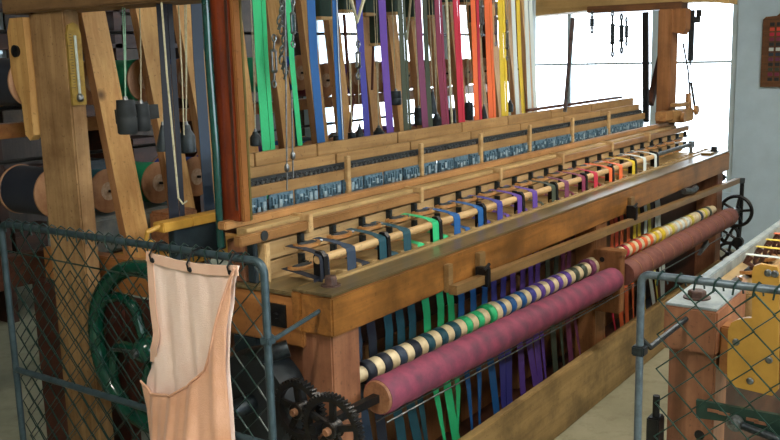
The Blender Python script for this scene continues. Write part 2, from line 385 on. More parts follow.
# tall corner posts and headers
b = MB(); b.box(1.95, 2.015, 2.725, 2.925, 0, 1.83, .006); cp = part(b, 'corner_post', M['post'])
b = MB(); b.box(5.98, 6.12, 1.955, 2.045, .98, 1.9, .006); part(b, 'corner_post', M['midwood'])
b = MB(); b.box(5.98, 6.12, 3.0, 3.12, 0, 1.9, .006); part(b, 'corner_post', M['post'])
b = MB(); b.box(1.93, 2.11, 1.55, 3.05, 1.83, 2.0, .006); part(b, 'header_beam', M['header'])
# far header: a warped slab
b = MB(); vs = []; fs = []; n = 12
for i in range(n+1):
    y = 1.61+(3.3-1.61)*i/n; u = i/n; zb = 1.94-.03*math.cos(u*PI*1.2)*0-.05*max(0, u-.30)*1.6-.03*max(0, .1-u)*8
    xx = 6.02; t = .03+.10*min(1, u*5)
    vs += [(xx, y, zb), (xx+.2, y, zb), (xx+.2, y, zb+t), (xx, y, zb+t)]
for i in range(n):
    for j in range(4): fs.append((4*i+j, 4*i+(j+1) % 4, 4*i+4+(j+1) % 4, 4*i+4+j))
fs += [(3,2,1,0), tuple(4*n+j for j in range(4))]
b.add(vs, fs); part(b, 'header_beam', M['header2'])
b = MB(); b.box(6.0, 6.14, 1.9, 2.55, 1.90, 1.945, .004); part(b, 'header_rail', M['beam_dark'])
b = MB(); b.prism([(1.955, 1.9), (1.87, 1.9), (1.87, 1.77), (1.89, 1.735), (1.955, 1.75)], 'x', 6.0, 6.1); part(b, 'corbel', M['midwood'])
# brace and iron pole at the far end
b = MB(); b.bar(at(665, 40, 'y', 2.09), at(650, 104, 'y', 2.09), .035, .05, (1,0,0)); part(b, 'brace', M['darkwood'])
a0, a1 = at(645.5, 12, 'y', 2.1), at(646, 122, 'y', 2.1)
b = MB(); b.bar(a0, a1, .035, .03, (1,0,0)); part(b, 'iron_upright', M['iron'])
a0, a1 = at(573, 18, 'y', 2.1), at(565, 112, 'y', 2.1)
b = MB(); b.bar(a0, a1, .02, .012, (1,0,0)); part(b, 'lever', M['steel'])

# sley sword post at the near end: mahogany with a chestnut edge
b = MB(); b.box(1.94, 1.975, 1.93, 2.008, 1.165, 2.25, .004); sw = part(b, 'sword_post', M['red'])
b = MB(); b.box(1.943, 1.972, 1.916, 1.93, 1.165, 2.25, .003); part(b, 'edge_strip', M['red2'], parent=sw)
b = MB(); b.box(1.972, 1.984, 1.918, 1.93, 1.165, 2.25, .002); part(b, 'edge_strip', M['olive'], parent=sw)
b = MB(); b.box(1.937, 1.941, 1.935, 1.945, 1.2, 2.25); part(b, 'groove', M['darkwood'], parent=sw)
# sley rails
SL0, SL1 = 1.90, 6.12
b = MB(); b.box(SL0, SL1, 1.955, 1.99, 1.143, 1.168, .004); part(b, 'sley_rail', M['rail'])
b = MB(); b.box(SL0-.01, SL1+.08, 1.885, 1.915, 1.099, 1.131, .004); lr = part(b, 'sley_rail', M['rail'])
b = MB(); b.lathe((1.992, 1.884, 1.118), (0,-1,0), [(0, .016), (.003, .016), (.003, .01), (.0031, .01)], 16); part(b, 'hole_plate', M['rubber'], parent=lr)
b = MB(); b.box(SL0+.05, SL1-.1, 1.915, 1.96, 1.118, 1.142, .002); part(b, 'sley_floor', M['ledge'])
# small uprights that tie the two rails
xs_div = [2.227, 2.618, 3.113, 3.612, 4.107, 4.627, 5.15, 5.6]
for x in [2.2, 2.86, 3.5, 4.15, 4.8, 5.4]:
    b = MB(); b.box(x, x+.02, 1.878, 1.965, 1.09, 1.150, .002); part(b, 'rail_tie', M['pale'])
# shuttle race: two tiers of pale blocks split by slits
UB = [2.077,2.211,2.385,2.527,2.714,2.861,3.042,3.197,3.373,3.514,3.705,3.844,4.039,4.185,4.38,4.517,4.706,4.876,5.055]
UC = ['navy','slate','teal','teal','green','blue','blue','indigo','purple','purple','darkgreen','plum','maroon','red','orange','orange','yellow','white','white']
LX = [2.055]+[2.13+.1655*j for j in range(1, 19)]
XS_ALL = UB+LX
LC = ['navy','navy','teal','green','green','blue','indigo','purple','purple','darkgreen','plum','maroon','maroon','red','vermilion','orange','yellow','lemon','white']
b = MB(); b.box(2.0, 6.05, 1.93, 1.945, .965, 1.092); part(b, 'race_back', M['pale'])
for k in range(25):
    x = 2.02+.1655*k
    b = MB()
    b.box(x, x+.15, 1.905, 1.93, 1.032, 1.088, .002); b.box(x, x+.15, 1.905, 1.93, .966, 1.026, .002)
    part(b, 'race_block', M['pale'])
b = MB(); b.box(1.995, 2.018, 1.885, 1.945, .966, 1.092, .003); part(b, 'race_end', M['paley'])
b = MB(); b.box(1.965, 2.03, 1.95, 2.02, .968, 1.10, .003); part(b, 'sword_foot', M['redbrown'])
b = MB(); b.box(1.97, 1.99, 1.91, 1.94, .968, 1.10, .003); part(b, 'iron_strap', M['navy_metal'])
for k in range(25):
    x = 2.165+.1655*k
    for zz in (1.055, .99):
        b = MB(); b.box(x, x+.017, 1.886, 1.905, zz, zz+.038, .001); b.box(x+.004, x+.012, 1.866, 1.887, zz+.004, zz+.015)
        part(b, 'race_peg', M['pegs'])
# round dowel that carries the upper ribbons
b = MB(); b.tube([(2.06, 1.735, 1.045), (5.1, 1.735, 1.045)], .0135, 12); part(b, 'ribbon_dowel', M['pale'], True)
for k in range(0, 19, 2):
    x = UB[k]+(.0 if k == 0 else .026)
    b = MB(); b.prism([(1.712, .966), (1.716, 1.055), (1.728, 1.07), (1.748, 1.07), (1.758, 1.05), (1.758, .966)], 'x', x-.008, x+.010); part(b, 'dowel_bracket', M['iron'])
b = MB(); b.tube([(5.1, 1.735, 1.05), (5.75, 1.735, 1.05), (5.76, 1.735, .975)], .012, 10); b.lathe((5.76,1.735,1.03),(0,0,1),[(0,.02),(.04,.02)],12); part(b, 'dowel_stay', M['steel'], True)

# harness: three rows of boards, with heald wires and blue reeds between
def rowboard(y, z0, z1, x0, x1, mat, t=.022, name='harness_board'):
    b = MB(); b.box(x0, x1-.006, y, y+t, z0, z1, .002); return part(b, name, mat)
xb1 = [2.06, 2.23, 2.56, 3.08, 3.6, 4.05, 4.55, 5.1, 5.8]
for i in range(len(xb1)-1): rowboard(2.13, 1.285, 1.337, xb1[i], xb1[i+1], M['board'])
xb2 = [2.06, 2.618, 3.113, 3.612, 4.107, 4.627, 5.15, 5.8]
for i in range(len(xb2)-1): rowboard(2.09, 1.256, 1.296, xb2[i], xb2[i+1], M['board'])
for i in range(len(xb2)-1): rowboard(2.05, 1.203, 1.240, xb2[i], xb2[i+1], M['board'])
for x in xb2[1:-1]:
    b = MB(); b.box(x-.008, x+.014, 2.035, 2.05, 1.14, 1.29, .002); part(b, 'harness_tie', M['pale'])
b = MB(); b.box(4.4, 5.75, 2.19, 2.21, 1.335, 1.35); part(b, 'lamm_bar', M['darkwood'])
# heald clips (dark wire loops) in the narrow gap, reed dents beneath
b = MB()
for i in range(150):
    x = 2.08+i*.0247
    if any(abs(x-q) < .016 for q in xb2): continue
    z = 1.248+random.uniform(-.003, .003)
    b.box(x, x+.019, 2.062, 2.07, z-.006, z+.002); b.box(x+.003, x+.006, 2.06, 2.064, 1.240, 1.257)
o = part(b, 'heald_wires', M['steel']); o['kind'] = 'stuff'
b = MB(); b.box(2.06, 5.8, 2.075, 2.088, 1.235, 1.262); part(b, 'heald_bar', M['rubber'])
for i in range(28):
    x = 2.075+i*.1325; b = MB()
    b.box(x, x+.118, 2.052, 2.062, 1.12, 1.204, .002); 
    for j in range(7): b.box(x+.004+j*.016, x+.012+j*.016, 2.044, 2.053, 1.165+random.uniform(-.006, .004), 1.186+random.uniform(-.004, .012))
    b.mi = 1
    for j in range(4): b.box(x+.01+j*.026, x+.024+j*.026, 2.042, 2.047, 1.145+random.uniform(0, .035), 1.152+random.uniform(0, .035)+.006)
    part(b, 'reed', [M['bluegrey'], M['reedlight']])
b = MB(); b.box(2.04, 5.9, 1.995, 2.12, 1.10, 1.138); part(b, 'harness_base', M['darkwood'])

# shuttle boxes at the far end
b = MB(); b.box(5.75, 5.9, 1.90, 1.97, 1.19, 1.25, .004); part(b, 'shuttle_box', M['rail'])
b = MB(); b.box(5.9, 6.14, 1.84, 1.94, 1.17, 1.25, .006); b.box(5.92, 6.12, 1.86, 1.93, 1.27, 1.295, .004); part(b, 'shuttle_box', M['board'])
for rx, ry, rz in ((5.89, 1.84, 1.21), (6.13, 1.83, 1.24)):
    b = MB(); b.lathe((rx, ry, rz), (0,-1,0), [(0, .032), (.02, .03)], 16); part(b, 'box_roller', M['rail'], True)
b = MB(); b.tube([(6.14, 1.88, 1.25), (6.14, 1.88, 1.35)], .018, 10); part(b, 'box_post', M['rail'], True)
b = MB(); b.tube([(6.16, 1.86, 1.2), at(688, 70, 'x', 6.16), at(683, 43, 'x', 6.16)], .006, 6); part(b, 'picker_rod', M['iron'], True)
b = MB(); b.tube([(6.19, 1.84, 1.2), at(691, 82, 'x', 6.19)], .008, 6); part(b, 'picker_rod', M['iron'], True)
# grey bracket hung from the header
g0, g1, g2_ = at(692, 10, 'x', 6.12), at(692, 61, 'x', 6.12), at(692, 20, 'x', 6.12)
b = MB(); b.box(6.115, 6.13, g0.y-.018, g0.y+.018, g1.z, g0.z, .003); b.box(6.105, 6.115, g0.y-.06, g0.y+.05, g2_.z-.02, g2_.z+.02, .003); b.box(6.115, 6.135, g0.y-.06, g0.y-.03, g2_.z+.02, g0.z)
b.tube([(6.12, g0.y, g1.z), (6.12, g0.y, g1.z-.03)], .006, 8); part(b, 'steel_bracket', M['pegs'])

# lath in front of the beam with its iron arm, clamps and tabs
pL0, pL1 = Vector((2.545, 1.55, .862)), Vector((6.18, 1.55, .775))
b = MB(); b.bar(pL0, pL1, .03, .032); part(b, 'guide_lath', M['lath'])
b = MB(); b.bar(pL1+Vector((.0, .0, 0)), pL1+Vector((.09, -.01, -.01)), .03, .035); b.tube([pL1+Vector((.08, -.01, .0)), pL1+Vector((.08, -.01, -.30)), pL1+Vector((.05, -.01, -.40))], .014, 8)
b.lathe(pL1+Vector((.02, -.01, -.42)), (1,0,0), [(0, .035), (.04, .035)], 12); part(b, 'iron_arm', M['iron'])
for (px, y0, y1, wd) in [(448, 264, 292, .032), (480, 252, 277, .045), (631, 197, 220, .05)]:
    a, c = at(px, y0, 'y', 1.577), at(px, y1, 'y', 1.577)
    b = MB(); b.box(a.x-wd/2, a.x+wd/2, 1.566, 1.586, c.z, a.z, .002); part(b, 'wooden_tab', M['lath'])
for px, py in [(488, 277), (636, 213)]:
    a = at(px, py, 'y', 1.53)
    b = MB(); b.box(a.x-.014, a.x+.014, 1.525, 1.575, a.z-.035, a.z+.035, .003); b.tube([(a.x-.03, 1.53, a.z+.03), (a.x+.01, 1.53, a.z+.045)], .006, 8); part(b, 'clamp', M['iron'])
b = MB(); b.tube([(5.1, 1.57, .85), (5.2, 1.55, .84), (5.26, 1.55, .85)], .018, 8); part(b, 'steel_hook', M['steel'], True)

# rollers
def lerp(a, b, t): return a+(b-a)*t
MA, MBp, MC = Vector((2.10, 1.55, .63)), Vector((3.86, 1.50, .617)), Vector((5.74, 1.478, .61))
SA, SB, SC = Vector((2.115, 1.655, .668)), Vector((3.92, 1.613, .66)), Vector((5.72, 1.578, .65))
def roller(p, q, r, name, mat, n=24, ridges=0, amp=.0015):
    b = MB(); d = (q-p); L = d.length; k = max(2, ridges*6)
    prof = [(0, r*.97)]+[(L*i/k, r+amp*math.sin(i*2*PI/6) if ridges else r) for i in range(1, k)]+[(L, r*.97)]
    b.lathe(p, d, prof, n); return part(b, name, mat, 60)
mg = roller(MA, MBp, .057, 'take_up_roller', M['magenta'], 28, 14)
b = MB(); b.lathe(MA-(MBp-MA).normalized()*.008, MBp-MA, [(0, .05), (.009, .054)], 28); part(b, 'end_disc', M['endgrain'], parent=mg)
b = MB(); d = (MA-MBp).normalized(); b.bar(MA, MA+d*.30, .024, .024); part(b, 'square_shaft', M['iron'], parent=mg)
br = roller(Vector((3.985, 1.497, .616)), MC, .056, 'take_up_roller', M['brownfelt'], 28, 14, .0008)
for i in range(11):
    p = lerp(Vector((3.985, 1.497, .616)), MC, (i+.6)/11.5); b = MB(); b.lathe(p, (1, 0, 0), [(0, .0568), (.004, .0572), (.008, .0568)], 28); part(b, 'seam_ring', M['endgrain'], True, parent=br)
sr = roller(SA, SB, .026, 'ribbon_roller', M['cream'])
s2 = roller(Vector((4.07, 1.612, .66)), SC, .026, 'ribbon_roller', M['cream'])
def onroll(x):
    if x < 4.0: return lerp(SA, SB, (x-SA.x)/(SB.x-SA.x))
    return lerp(SB, SC, (x-SB.x)/(SC.x-SB.x))
allr = sorted([(x, c, 'upper', i) for i, (x, c) in enumerate(zip(UB, UC))]+[(x, c, 'lower', i) for i, (x, c) in enumerate(zip(LX, LC))])
hang = []
i = 0; xx = 2.16
seq = [c for (_, c, _, _) in allr]
while xx < 5.62 and i < 60:
    f = (xx-2.16)/(5.08-2.16); c = seq[min(len(seq)-1, int(f*len(seq)))] if f < 1 else ['cream','white','lemon','cream','slate','lemon','darkgreen'][i % 7]
    big = (i % 11 == 9)
    if not (3.85 < xx < 4.07):
        par = sr if xx < 4.0 else s2
        p = onroll(xx); b = MB(); r = .036 if not big else .043
        b.lathe(p, (1, -.02, 0), [(0, r-.002), (.002, r), (.034, r), (.036, r-.002)], 24); part(b, 'ribbon_wrap', WM[c], 60, parent=par)
        b = MB(); p2 = onroll(xx+.038); b.lathe(p2, (1, -.02, 0), [(0, .028), (.003, .034 if not big else .042), (.04, .034 if not big else .042), (.043, .028)], 24); part(b, 'spacer_ring', M['cream'], 60, parent=par)
    xx += .083; i += 1
# thin steel wires under the rollers
b = MB(); b.tube([(2.1, 1.52, .555), (4.2, 1.47, .54)], .0025, 6); b.tube([(2.1, 1.56, .55), (4.2, 1.5, .53)], .0025, 6); b.tube([(4.3, 1.48, .53), (5.6, 1.46, .52)], .003, 6); part(b, 'guide_wire', M['steel'], True)
b = MB(); b.prism([(5.05, .5), (5.2, .56), (5.22, .53)], 'y', 1.45, 1.47); part(b, 'steel_wing', M['steel'])
# middle upright with the roller bearing bracket
b = MB(); b.box(3.90, 4.04, 1.60, 1.70, 0, .853, .005); part(b, 'middle_leg', M['midwood'])
b = MB(); b.box(3.885, 3.95, 1.475, 1.60, .45, .735, .004); b.box(3.88, 3.955, 1.465, 1.60, .72, .745, .003); mb_ = part(b, 'bearing_bracket', M['midwood'])
b = MB(); b.lathe((3.884, 1.56, .70), (-1,0,0), [(0, .012), (.002, .012)], 12); part(b, 'bearing_hole', M['iron'], parent=mb_)
b = MB(); b.box(5.25, 5.97, 1.75, 1.79, 0, .853, .003); part(b, 'end_panel', M['darkwood'])
b = MB(); b.box(2.05, 5.98, 1.93, 1.96, .02, .60, .003); part(b, 'rear_panel', M['midwood'])
b = MB(); b.box(2.09, 5.98, 1.932, 1.96, .602, .943); part(b, 'rear_rail', M['darkwood'])
b = MB(); b.box(2.085, 5.95, 1.565, 1.60, 0, .278, .004); part(b, 'base_plank', M['plank'])
b = MB(); b.box(2.1, 5.95, 1.7, 2.02, .02, .06); part(b, 'bottom_board', M['darkwood'])
for x in (2.5, 3.1, 3.7, 4.6): 
    b = MB(); b.box(x, x+.05, 1.90, 1.93, .06, .62, .003); part(b, 'rear_stile', M['slat_shade'])

# gears at the near end
def gear(cx, cy, cz, R, teeth, th=.022, spokes=5):
    b = MB(); a0 = random.random(); poly = []
    for i in range(teeth*4):
        r = R if i % 4 in (1, 2) else R-.008
        t = 2*PI*i/(teeth*4)+a0; poly.append((cy+r*math.cos(t), cz+r*math.sin(t)))
    inner = [(cy+(R-.024)*math.cos(2*PI*i/(teeth*4)+a0), cz+(R-.024)*math.sin(2*PI*i/(teeth*4)+a0)) for i in range(teeth*4)]
    n = len(poly); vs = []; fs = []
    for h in (cx-th/2, cx+th/2):
        vs += [(h, y, z) for y, z in poly]+[(h, y, z) for y, z in inner]
    for i in range(n):
        j = (i+1) % n
        fs += [(i, j, n+j, n+i), (2*n+j, 2*n+i, 3*n+i, 3*n+j), (i, 2*n+i, 2*n+j, j), (n+i, n+j, 3*n+j, 3*n+i)]
    b.add(vs, fs)
    for k in range(spokes):
        t = 2*PI*k/spokes+a0; d = Vector((0, math.cos(t), math.sin(t))); b.bar(Vector((cx, cy, cz))+d*.012, Vector((cx, cy, cz))+d*(R-.02), .018, .012, (1,0,0))
    b.lathe((cx-.02, cy, cz), (1,0,0), [(0, .022), (.003, .026), (.03, .026), (.035, .03)], 20)
    g = part(b, 'gear', M['gear'])
    b = MB(); b.lathe((cx-.035, cy, cz), (1,0,0), [(0, .009), (.003, .012), (.06, .012)], 14); part(b, 'axle', M['endgrain'], parent=g); return g
gear(1.872, 1.665, .645, .094, 44); gear(1.845, 1.522, .628, .105, 50)
gear(1.885, 1.62, .46, .08, 36)
# machine parts behind the near gate
b = MB(); b.tube([(1.93, 1.80, 0), (1.93, 1.80, .75)], .02, 10); b.tube([(1.93, 1.73, 0), (1.93, 1.74, .55)], .016, 10); part(b, 'iron_column', M['iron'], True)
b = MB(); b.lathe((1.98, 1.87, .62), (-1,0,0), [(0, .15), (.03, .16), (.07, .16), (.10, .15)], 30); part(b, 'belt_drum', M['rubber'], True)
b = MB(); b.lathe((1.88, 1.87, .62), (-1,0,0), [(0, .03), (.06, .03), (.08, .02)], 16); part(b, 'drum_hub', M['pegs'], True)
b = MB(); b.box(1.99, 2.03, 1.72, 2.15, .10, .80, .003); part(b, 'end_board', M['redbrown'])
b = MB(); b.box(1.95, 1.99, 1.9, 2.0, .3, .8, .004); part(b, 'end_stile', M['navy_metal'])
b = MB(); b.tube([(1.93, 1.75, .80), (1.90, 1.78, .79), (1.90, 1.86, .77), (1.93, 1.92, .74)], .026, 10); part(b, 'bent_pipe', M['pegs'], True)
b = MB(); b.box(1.91, 1.94, 1.7, 2.15, .22, .27, .003); part(b, 'tie_rail', M['darkwood'])
# green drive wheel with curved spokes
WC = Vector((1.86, 2.30, .725)); WR = .27
b = MB(); b.tube([WC+Vector((0, WR*math.cos(t), WR*math.sin(t))) for t in [2*PI*i/56 for i in range(56)]], .028, 12, closed=True)
wheel = part(b, 'drive_wheel', M['green'], True)
for k in range(5):
    t0 = 2*PI*k/5+.9; pts = []
    for i in range(9):
        u = i/8; r = .03+(WR-.035)*u; t = t0+.55*math.sin(u*PI)*.9-.5*u; pts.append(WC+Vector((0, r*math.cos(t), r*math.sin(t))))
    b = MB(); b.tube(pts, [.018-.004*abs(i-4)/4 for i in range(9)], 8); part(b, 'spoke', M['green'], True, parent=wheel)
b = MB(); b.lathe(WC+Vector((.04, 0, 0)), (-1,0,0), [(0, .04), (.06, .045), (.08, .035), (.09, .02)], 20); part(b, 'hub', M['green'], True, parent=wheel)
b = MB(); b.cyl(WC+Vector((.25, 0, 0)), WC+Vector((-.07, 0, 0)), .015); b.tube([WC+Vector((-.03, .16, -.02)), WC+Vector((-.03, .04, -.01))], .006, 8); part(b, 'drive_shaft', M['steel'], True)
b = MB(); b.prism([(2.24, 0), (2.36, 0), (2.34, .5), (2.30, .60), (2.25, .60)], 'x', 1.90, 1.95); part(b, 'wheel_stand', M['iron'])
# timbers in the shade behind the wheel
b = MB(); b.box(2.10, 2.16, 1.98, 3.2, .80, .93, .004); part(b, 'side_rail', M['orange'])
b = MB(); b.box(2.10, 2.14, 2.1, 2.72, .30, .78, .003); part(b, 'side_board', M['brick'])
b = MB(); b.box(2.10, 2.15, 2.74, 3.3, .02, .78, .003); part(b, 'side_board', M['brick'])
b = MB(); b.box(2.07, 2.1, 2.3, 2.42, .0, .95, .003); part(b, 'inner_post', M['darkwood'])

# far hand wheel and chain wheels
hw = Vector((6.2, 1.555, .567))
def spoked(c, R, r, n, name, mat, ps=None):
    b = MB(); b.tube([c+Vector((0, R*math.cos(t), R*math.sin(t))) for t in [2*PI*i/32 for i in range(32)]], r, 8, closed=True)
    for k in range(n):
        t = 2*PI*k/n+.5; b.tube([c, c+Vector((0, R*math.cos(t), R*math.sin(t)))], r*.8, 6)
    b.lathe(c-Vector((.03, 0, 0)), (1,0,0), [(0, R*.2), (.06, R*.25)], 14); return part(b, name, mat, True)
spoked(hw, .10, .012, 5, 'hand_wheel', M['iron']); spoked(Vector((6.22, 1.60, .40)), .06, .012, 4, 'chain_wheel', M['iron']); spoked(Vector((6.22, 1.60, .27)), .07, .012, 5, 'chain_wheel', M['iron'])
b = MB(); b.cyl(MC, hw, .02); part(b, 'roller_shaft', M['iron'], True)
b = MB(); b.lathe((6.1, 1.63, .80), (1,0,0), [(0, .025), (.03, .02)], 12); part(b, 'end_nut', M['steel'])

# paddle lever on the near corner post
b = MB(); q = [(2.93, 1.815), (3.01, 1.815), (3.03, 1.77), (3.03, 1.62), (3.01, 1.56), (2.985, 1.52), (2.98, 1.40), (2.955, 1.38), (2.93, 1.40), (2.932, 1.50), (2.925, 1.6)]
b.prism(q, 'x', 1.93, 1.965); lv = part(b, 'paddle_lever', M['slat'])
b = MB(); b.lathe((1.93, 2.982, 1.699), (-1,0,0), [(0, .020), (.010, .022), (.014, .014)], 20); part(b, 'knob', M['iron'], True, parent=lv)

# ochre rail, navy board and iron rods at the near end
b = MB(); b.box(1.83, 1.95, 2.15, 2.2, 1.130, 1.160, .003)
b.tube([(1.835, 2.17, 1.15), (1.80, 2.19, 1.135), (1.80, 2.2, 1.11), (1.83, 2.2, 1.095)], .008, 8); b.box(1.95, 2.14, 2.15, 2.2, 1.13, 1.16, .003)
part(b, 'ochre_rail', M['ochre'])
b = MB(); b.box(1.88, 2.1, 2.16, 2.19, 1.03, 1.13, .002); part(b, 'apron_board', M['navy_metal'])
b = MB(); b.tube([at(204, -30, 'y', 2.0), at(209, 60, 'y', 2.0), at(216, 150, 'y', 2.0), at(221, 247, 'y', 2.0)], .0125, 14); part(b, 'lifting_rod', M['greenrod'], True)

# ------------------------------------------------------------------ woven ribbons over the loom (each one by itself)
for (x, c, tier, i) in allr:
    r = random.Random(int(x*1000)); w_ = .045
    n = i
    if tier == 'upper':
        xs = x-.012
        pts = [(x, 1.865, 1.074), (x, 1.80, 1.071), (x, 1.752, 1.064), (x, 1.738, 1.0605), (x, 1.724, 1.056), (x, 1.7205, 1.045), (x, 1.7195, 1.0), (x, 1.7195, .94), (x, 1.7195, .853), (x, 1.705, .74)]
        lab = '%s ribbon folded over the pale dowel, %s from the near end' % (WORD[c], ORD[n]); grp = 'woven ribbons over the dowel'
    else:
        pts = [(x, 1.865, 1.006), (x, 1.79, .998), (x, 1.735, .990), (x, 1.728, .985), (x, 1.7255, .97), (x, 1.7255, .92), (x, 1.7255, .853), (x, 1.71, .74)]
        lab = '%s ribbon lying low behind the beam top, %s from the near end' % (WORD[c], ORD[n]); grp = 'low woven ribbons behind the beam'
    sx = r.uniform(-.035, .035)
    fl = r.random() < .3
    pts += [(x, 1.708, .66), (x+sx*.1, 1.70, .56), (x+sx*.5, 1.675, .40), (x+sx, 1.655+r.uniform(-.01, .02), .24), (x+sx*1.05, 1.65, .10)]
    k = len(pts); ws = [.03]*3+[w_]*(k-7)+[w_, w_*(.7 if fl else 1.15), w_*(.35 if fl else 1.1), w_]
    tag(MB().strip(pts, ws).build('woven_ribbon', RM[c]), lab, 'ribbon', grp)

# shuttles: crescent of copper coloured wood around a pirn, two tiers
def make_shuttle():
    t = thing('shuttle', (0, 0, 0), 'x', 'shuttle', 'shuttles')
    b = MB(); n = 20; vs = []; fs = []
    for i in range(n+1):
        a = PI+PI*1.0*i/n; ro = (.052, .044); s = math.sin(PI*i/n); ri = (.048, .030)
        o = Vector((ro[0]*math.cos(a), ro[1]*math.sin(a), 0)); q = Vector((ri[0]*math.cos(a), ri[1]*math.sin(a), 0))
        for v in (o, q): vs += [v+Vector((0, 0, -.005)), v+Vector((0, 0, .005))]
    for i in range(n):
        a, c = 4*i, 4*i+4
        fs += [(a, c, c+1, a+1), (a+2, a+3, c+3, c+2), (a+1, c+1, c+3, a+3), (a, a+2, c+2, c)]
    fs += [(0, 1, 3, 2), (4*n, 4*n+2, 4*n+3, 4*n+1)]; b.add(vs, fs)
    b.box(-.052, -.032, .0, .008, -.005, .005, .001)
    b.build('shuttle_bow', M['shuttle'], t)
    b = MB(); b.tube([(-.045, -.010, 0), (-.04, -.010, 0), (.02, -.010, 0), (.04, -.008, 0)], [.003, .010, .010, .003], 8); b.build('pirn', M['rubber'], t, True)
    b = MB(); b.tube([(.04, -.006, 0), (.066, -.012, 0)], [.003, .006], 8); b.build('metal_tip', M['steel'], t, True)
    return t
proto = make_shuttle(); first = True
for k in range(23):
    for tier in (0, 1):
        o = proto if first else copy_tree(proto); first = False
        o.location = (2.13+.1655*k-(0 if tier == 0 else .03), 1.838, 1.073 if tier == 0 else 1.008)
        if tier: o.location.x += .0
        o['label'] = 'copper wood shuttle in the %s row, %s' % (['upper', 'lower'][tier], (ORD[k]+' from the near end') if k < 20 else ['third last', 'second last', 'last'][k-20]+' towards the window')
        o['group'] = ['shuttles in the upper row', 'shuttles in the lower row'][tier]

# ------------------------------------------------------------------ warp creel behind
creel = thing('warp_creel', (2.1, 2.9, 0), 'tall creel frame of pale pine slats behind the loom', 'creel')
SX = [2.25, 2.51, 2.725, 2.98, 3.255, 3.50, 3.70, 3.97, 4.22, 4.45, 4.67, 4.89, 5.15, 5.38, 5.62, 5.86]
for i, x in enumerate(SX):
    def C(z): return x+(1.66-z)*(.02 if i < 3 else -.02), 2.95-(1.66-z)*(.16 if i < 3 else .12)
    b = MB(); sc = min(1, .8 if i > 3 else 1)
    for (w0, w1, mi) in ((-.055, .055, 0),):
        q = []
        for z in (.9, 2.3):
            cx, cy = C(z); q += [(cx+w0*sc, cy-.03, z), (cx+w1*sc, cy-.03, z), (cx+w1*sc, cy+.008, z), (cx+w0*sc, cy+.008, z)]
        b.add(q, [(3,2,1,0), (4,5,6,7), (0,1,5,4), (1,2,6,5), (2,3,7,6)]); b.mi = 1; b.add(q, [(3,0,4,7)])  # one side gets a darker copy of the pine: its shade is in the colour
    b.build('slat', [M['slat'], M['slat_shade']], creel)
b = MB(); b.box(5.98, 6.03, 2.945, 2.99, .9, 2.3, .003); b.build('end_slat', M['frame'], creel)
b = MB(); b.box(2.1, 6.05, 2.98, 3.06, 2.26, 2.36, .003); b.build('top_rail', M['slat_shade'], creel)
b = MB(); b.box(1.6, 6.05, 3.35, 3.42, 1.36, 1.42, .003); b.build('cross_rail', M['orange'], creel)
b = MB(); b.box(1.6, 6.05, 3.35, 3.42, .75, .88, .003); b.build('cross_rail', M['darkwood'], creel)
b = MB(); b.box(2.12, 6.05, 2.72, 2.95, .84, .9, .003); b.build('sill_board', M['ochre'], creel)
for z in (1.78, 1.50, 1.485, 1.27):
    b = MB(); b.cyl((2.0, 3.32, z), (6.05, 3.32, z), .008, 8); b.build('creel_rod', M['iron'], creel, True)
for (x, z0) in [(1.72, 0), (6.1, 0)]:
    b = MB(); b.box(x, x+.08, 3.35, 3.45, 0, 2.3, .003); b.build('creel_post', M['darkwood'], creel)
# shelving boards filling the dark back of the room
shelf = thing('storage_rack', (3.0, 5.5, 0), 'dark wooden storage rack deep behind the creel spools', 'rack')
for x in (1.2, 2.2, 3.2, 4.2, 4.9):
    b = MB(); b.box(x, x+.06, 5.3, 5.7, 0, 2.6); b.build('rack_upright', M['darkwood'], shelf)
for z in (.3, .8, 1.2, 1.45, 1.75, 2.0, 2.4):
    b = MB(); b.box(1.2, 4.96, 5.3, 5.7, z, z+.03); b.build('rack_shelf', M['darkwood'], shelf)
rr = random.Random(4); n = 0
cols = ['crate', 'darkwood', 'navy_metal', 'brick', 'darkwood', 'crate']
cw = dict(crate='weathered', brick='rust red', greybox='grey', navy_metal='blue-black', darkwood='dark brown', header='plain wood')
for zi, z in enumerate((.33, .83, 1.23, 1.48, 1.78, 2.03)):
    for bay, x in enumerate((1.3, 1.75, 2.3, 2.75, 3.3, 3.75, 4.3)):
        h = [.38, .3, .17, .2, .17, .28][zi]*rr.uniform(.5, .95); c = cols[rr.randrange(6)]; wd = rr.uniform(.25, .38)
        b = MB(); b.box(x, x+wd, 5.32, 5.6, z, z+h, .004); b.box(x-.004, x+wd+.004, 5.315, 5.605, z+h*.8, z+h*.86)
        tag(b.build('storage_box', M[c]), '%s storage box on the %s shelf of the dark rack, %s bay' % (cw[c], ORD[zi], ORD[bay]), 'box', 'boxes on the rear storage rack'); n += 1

# spools of yarn, two tiers
def make_spool(c, R=.088):
    t = thing('yarn_spool', (0, 0, 0), 'x', 'spool', 'yarn spools on the creel')
    b = MB(); b.lathe((0, .012, 0), (0,1,0), [(0, R*.97), (.004, R*.98), (.10, R*.94), (.196, R*.97)], 32); y = b.build('wound_yarn', YM[c], t, True)
    for yy in (0, .208):
        b = MB(); b.lathe((0, yy, 0), (0,1,0), [(0, R-.006), (.003, R), (.010, R), (.0125, R-.004)], 36); d = b.build('flange', M['disc'], t, True)
        if yy == 0:
            b = MB(); b.lathe((0, -.001, 0), (0,1,0), [(0, R*.42), (.002, R*.42)], 20); b.lathe((0, -.004, 0), (0,1,0), [(0, .010), (.004, .010)], 12); b.build('label_patch', M['discmark'], d)
    b = MB(); b.cyl((0, -.02, 0), (0, .31, 0), .006, 8); b.build('spindle', M['iron'], t, True)
    return t
SP = {}
SCOL = ['darkteal','green','blue','purple','green','blue','maroon','purple','darkgreen','maroon','red','green','orange','yellow','white','yellow']
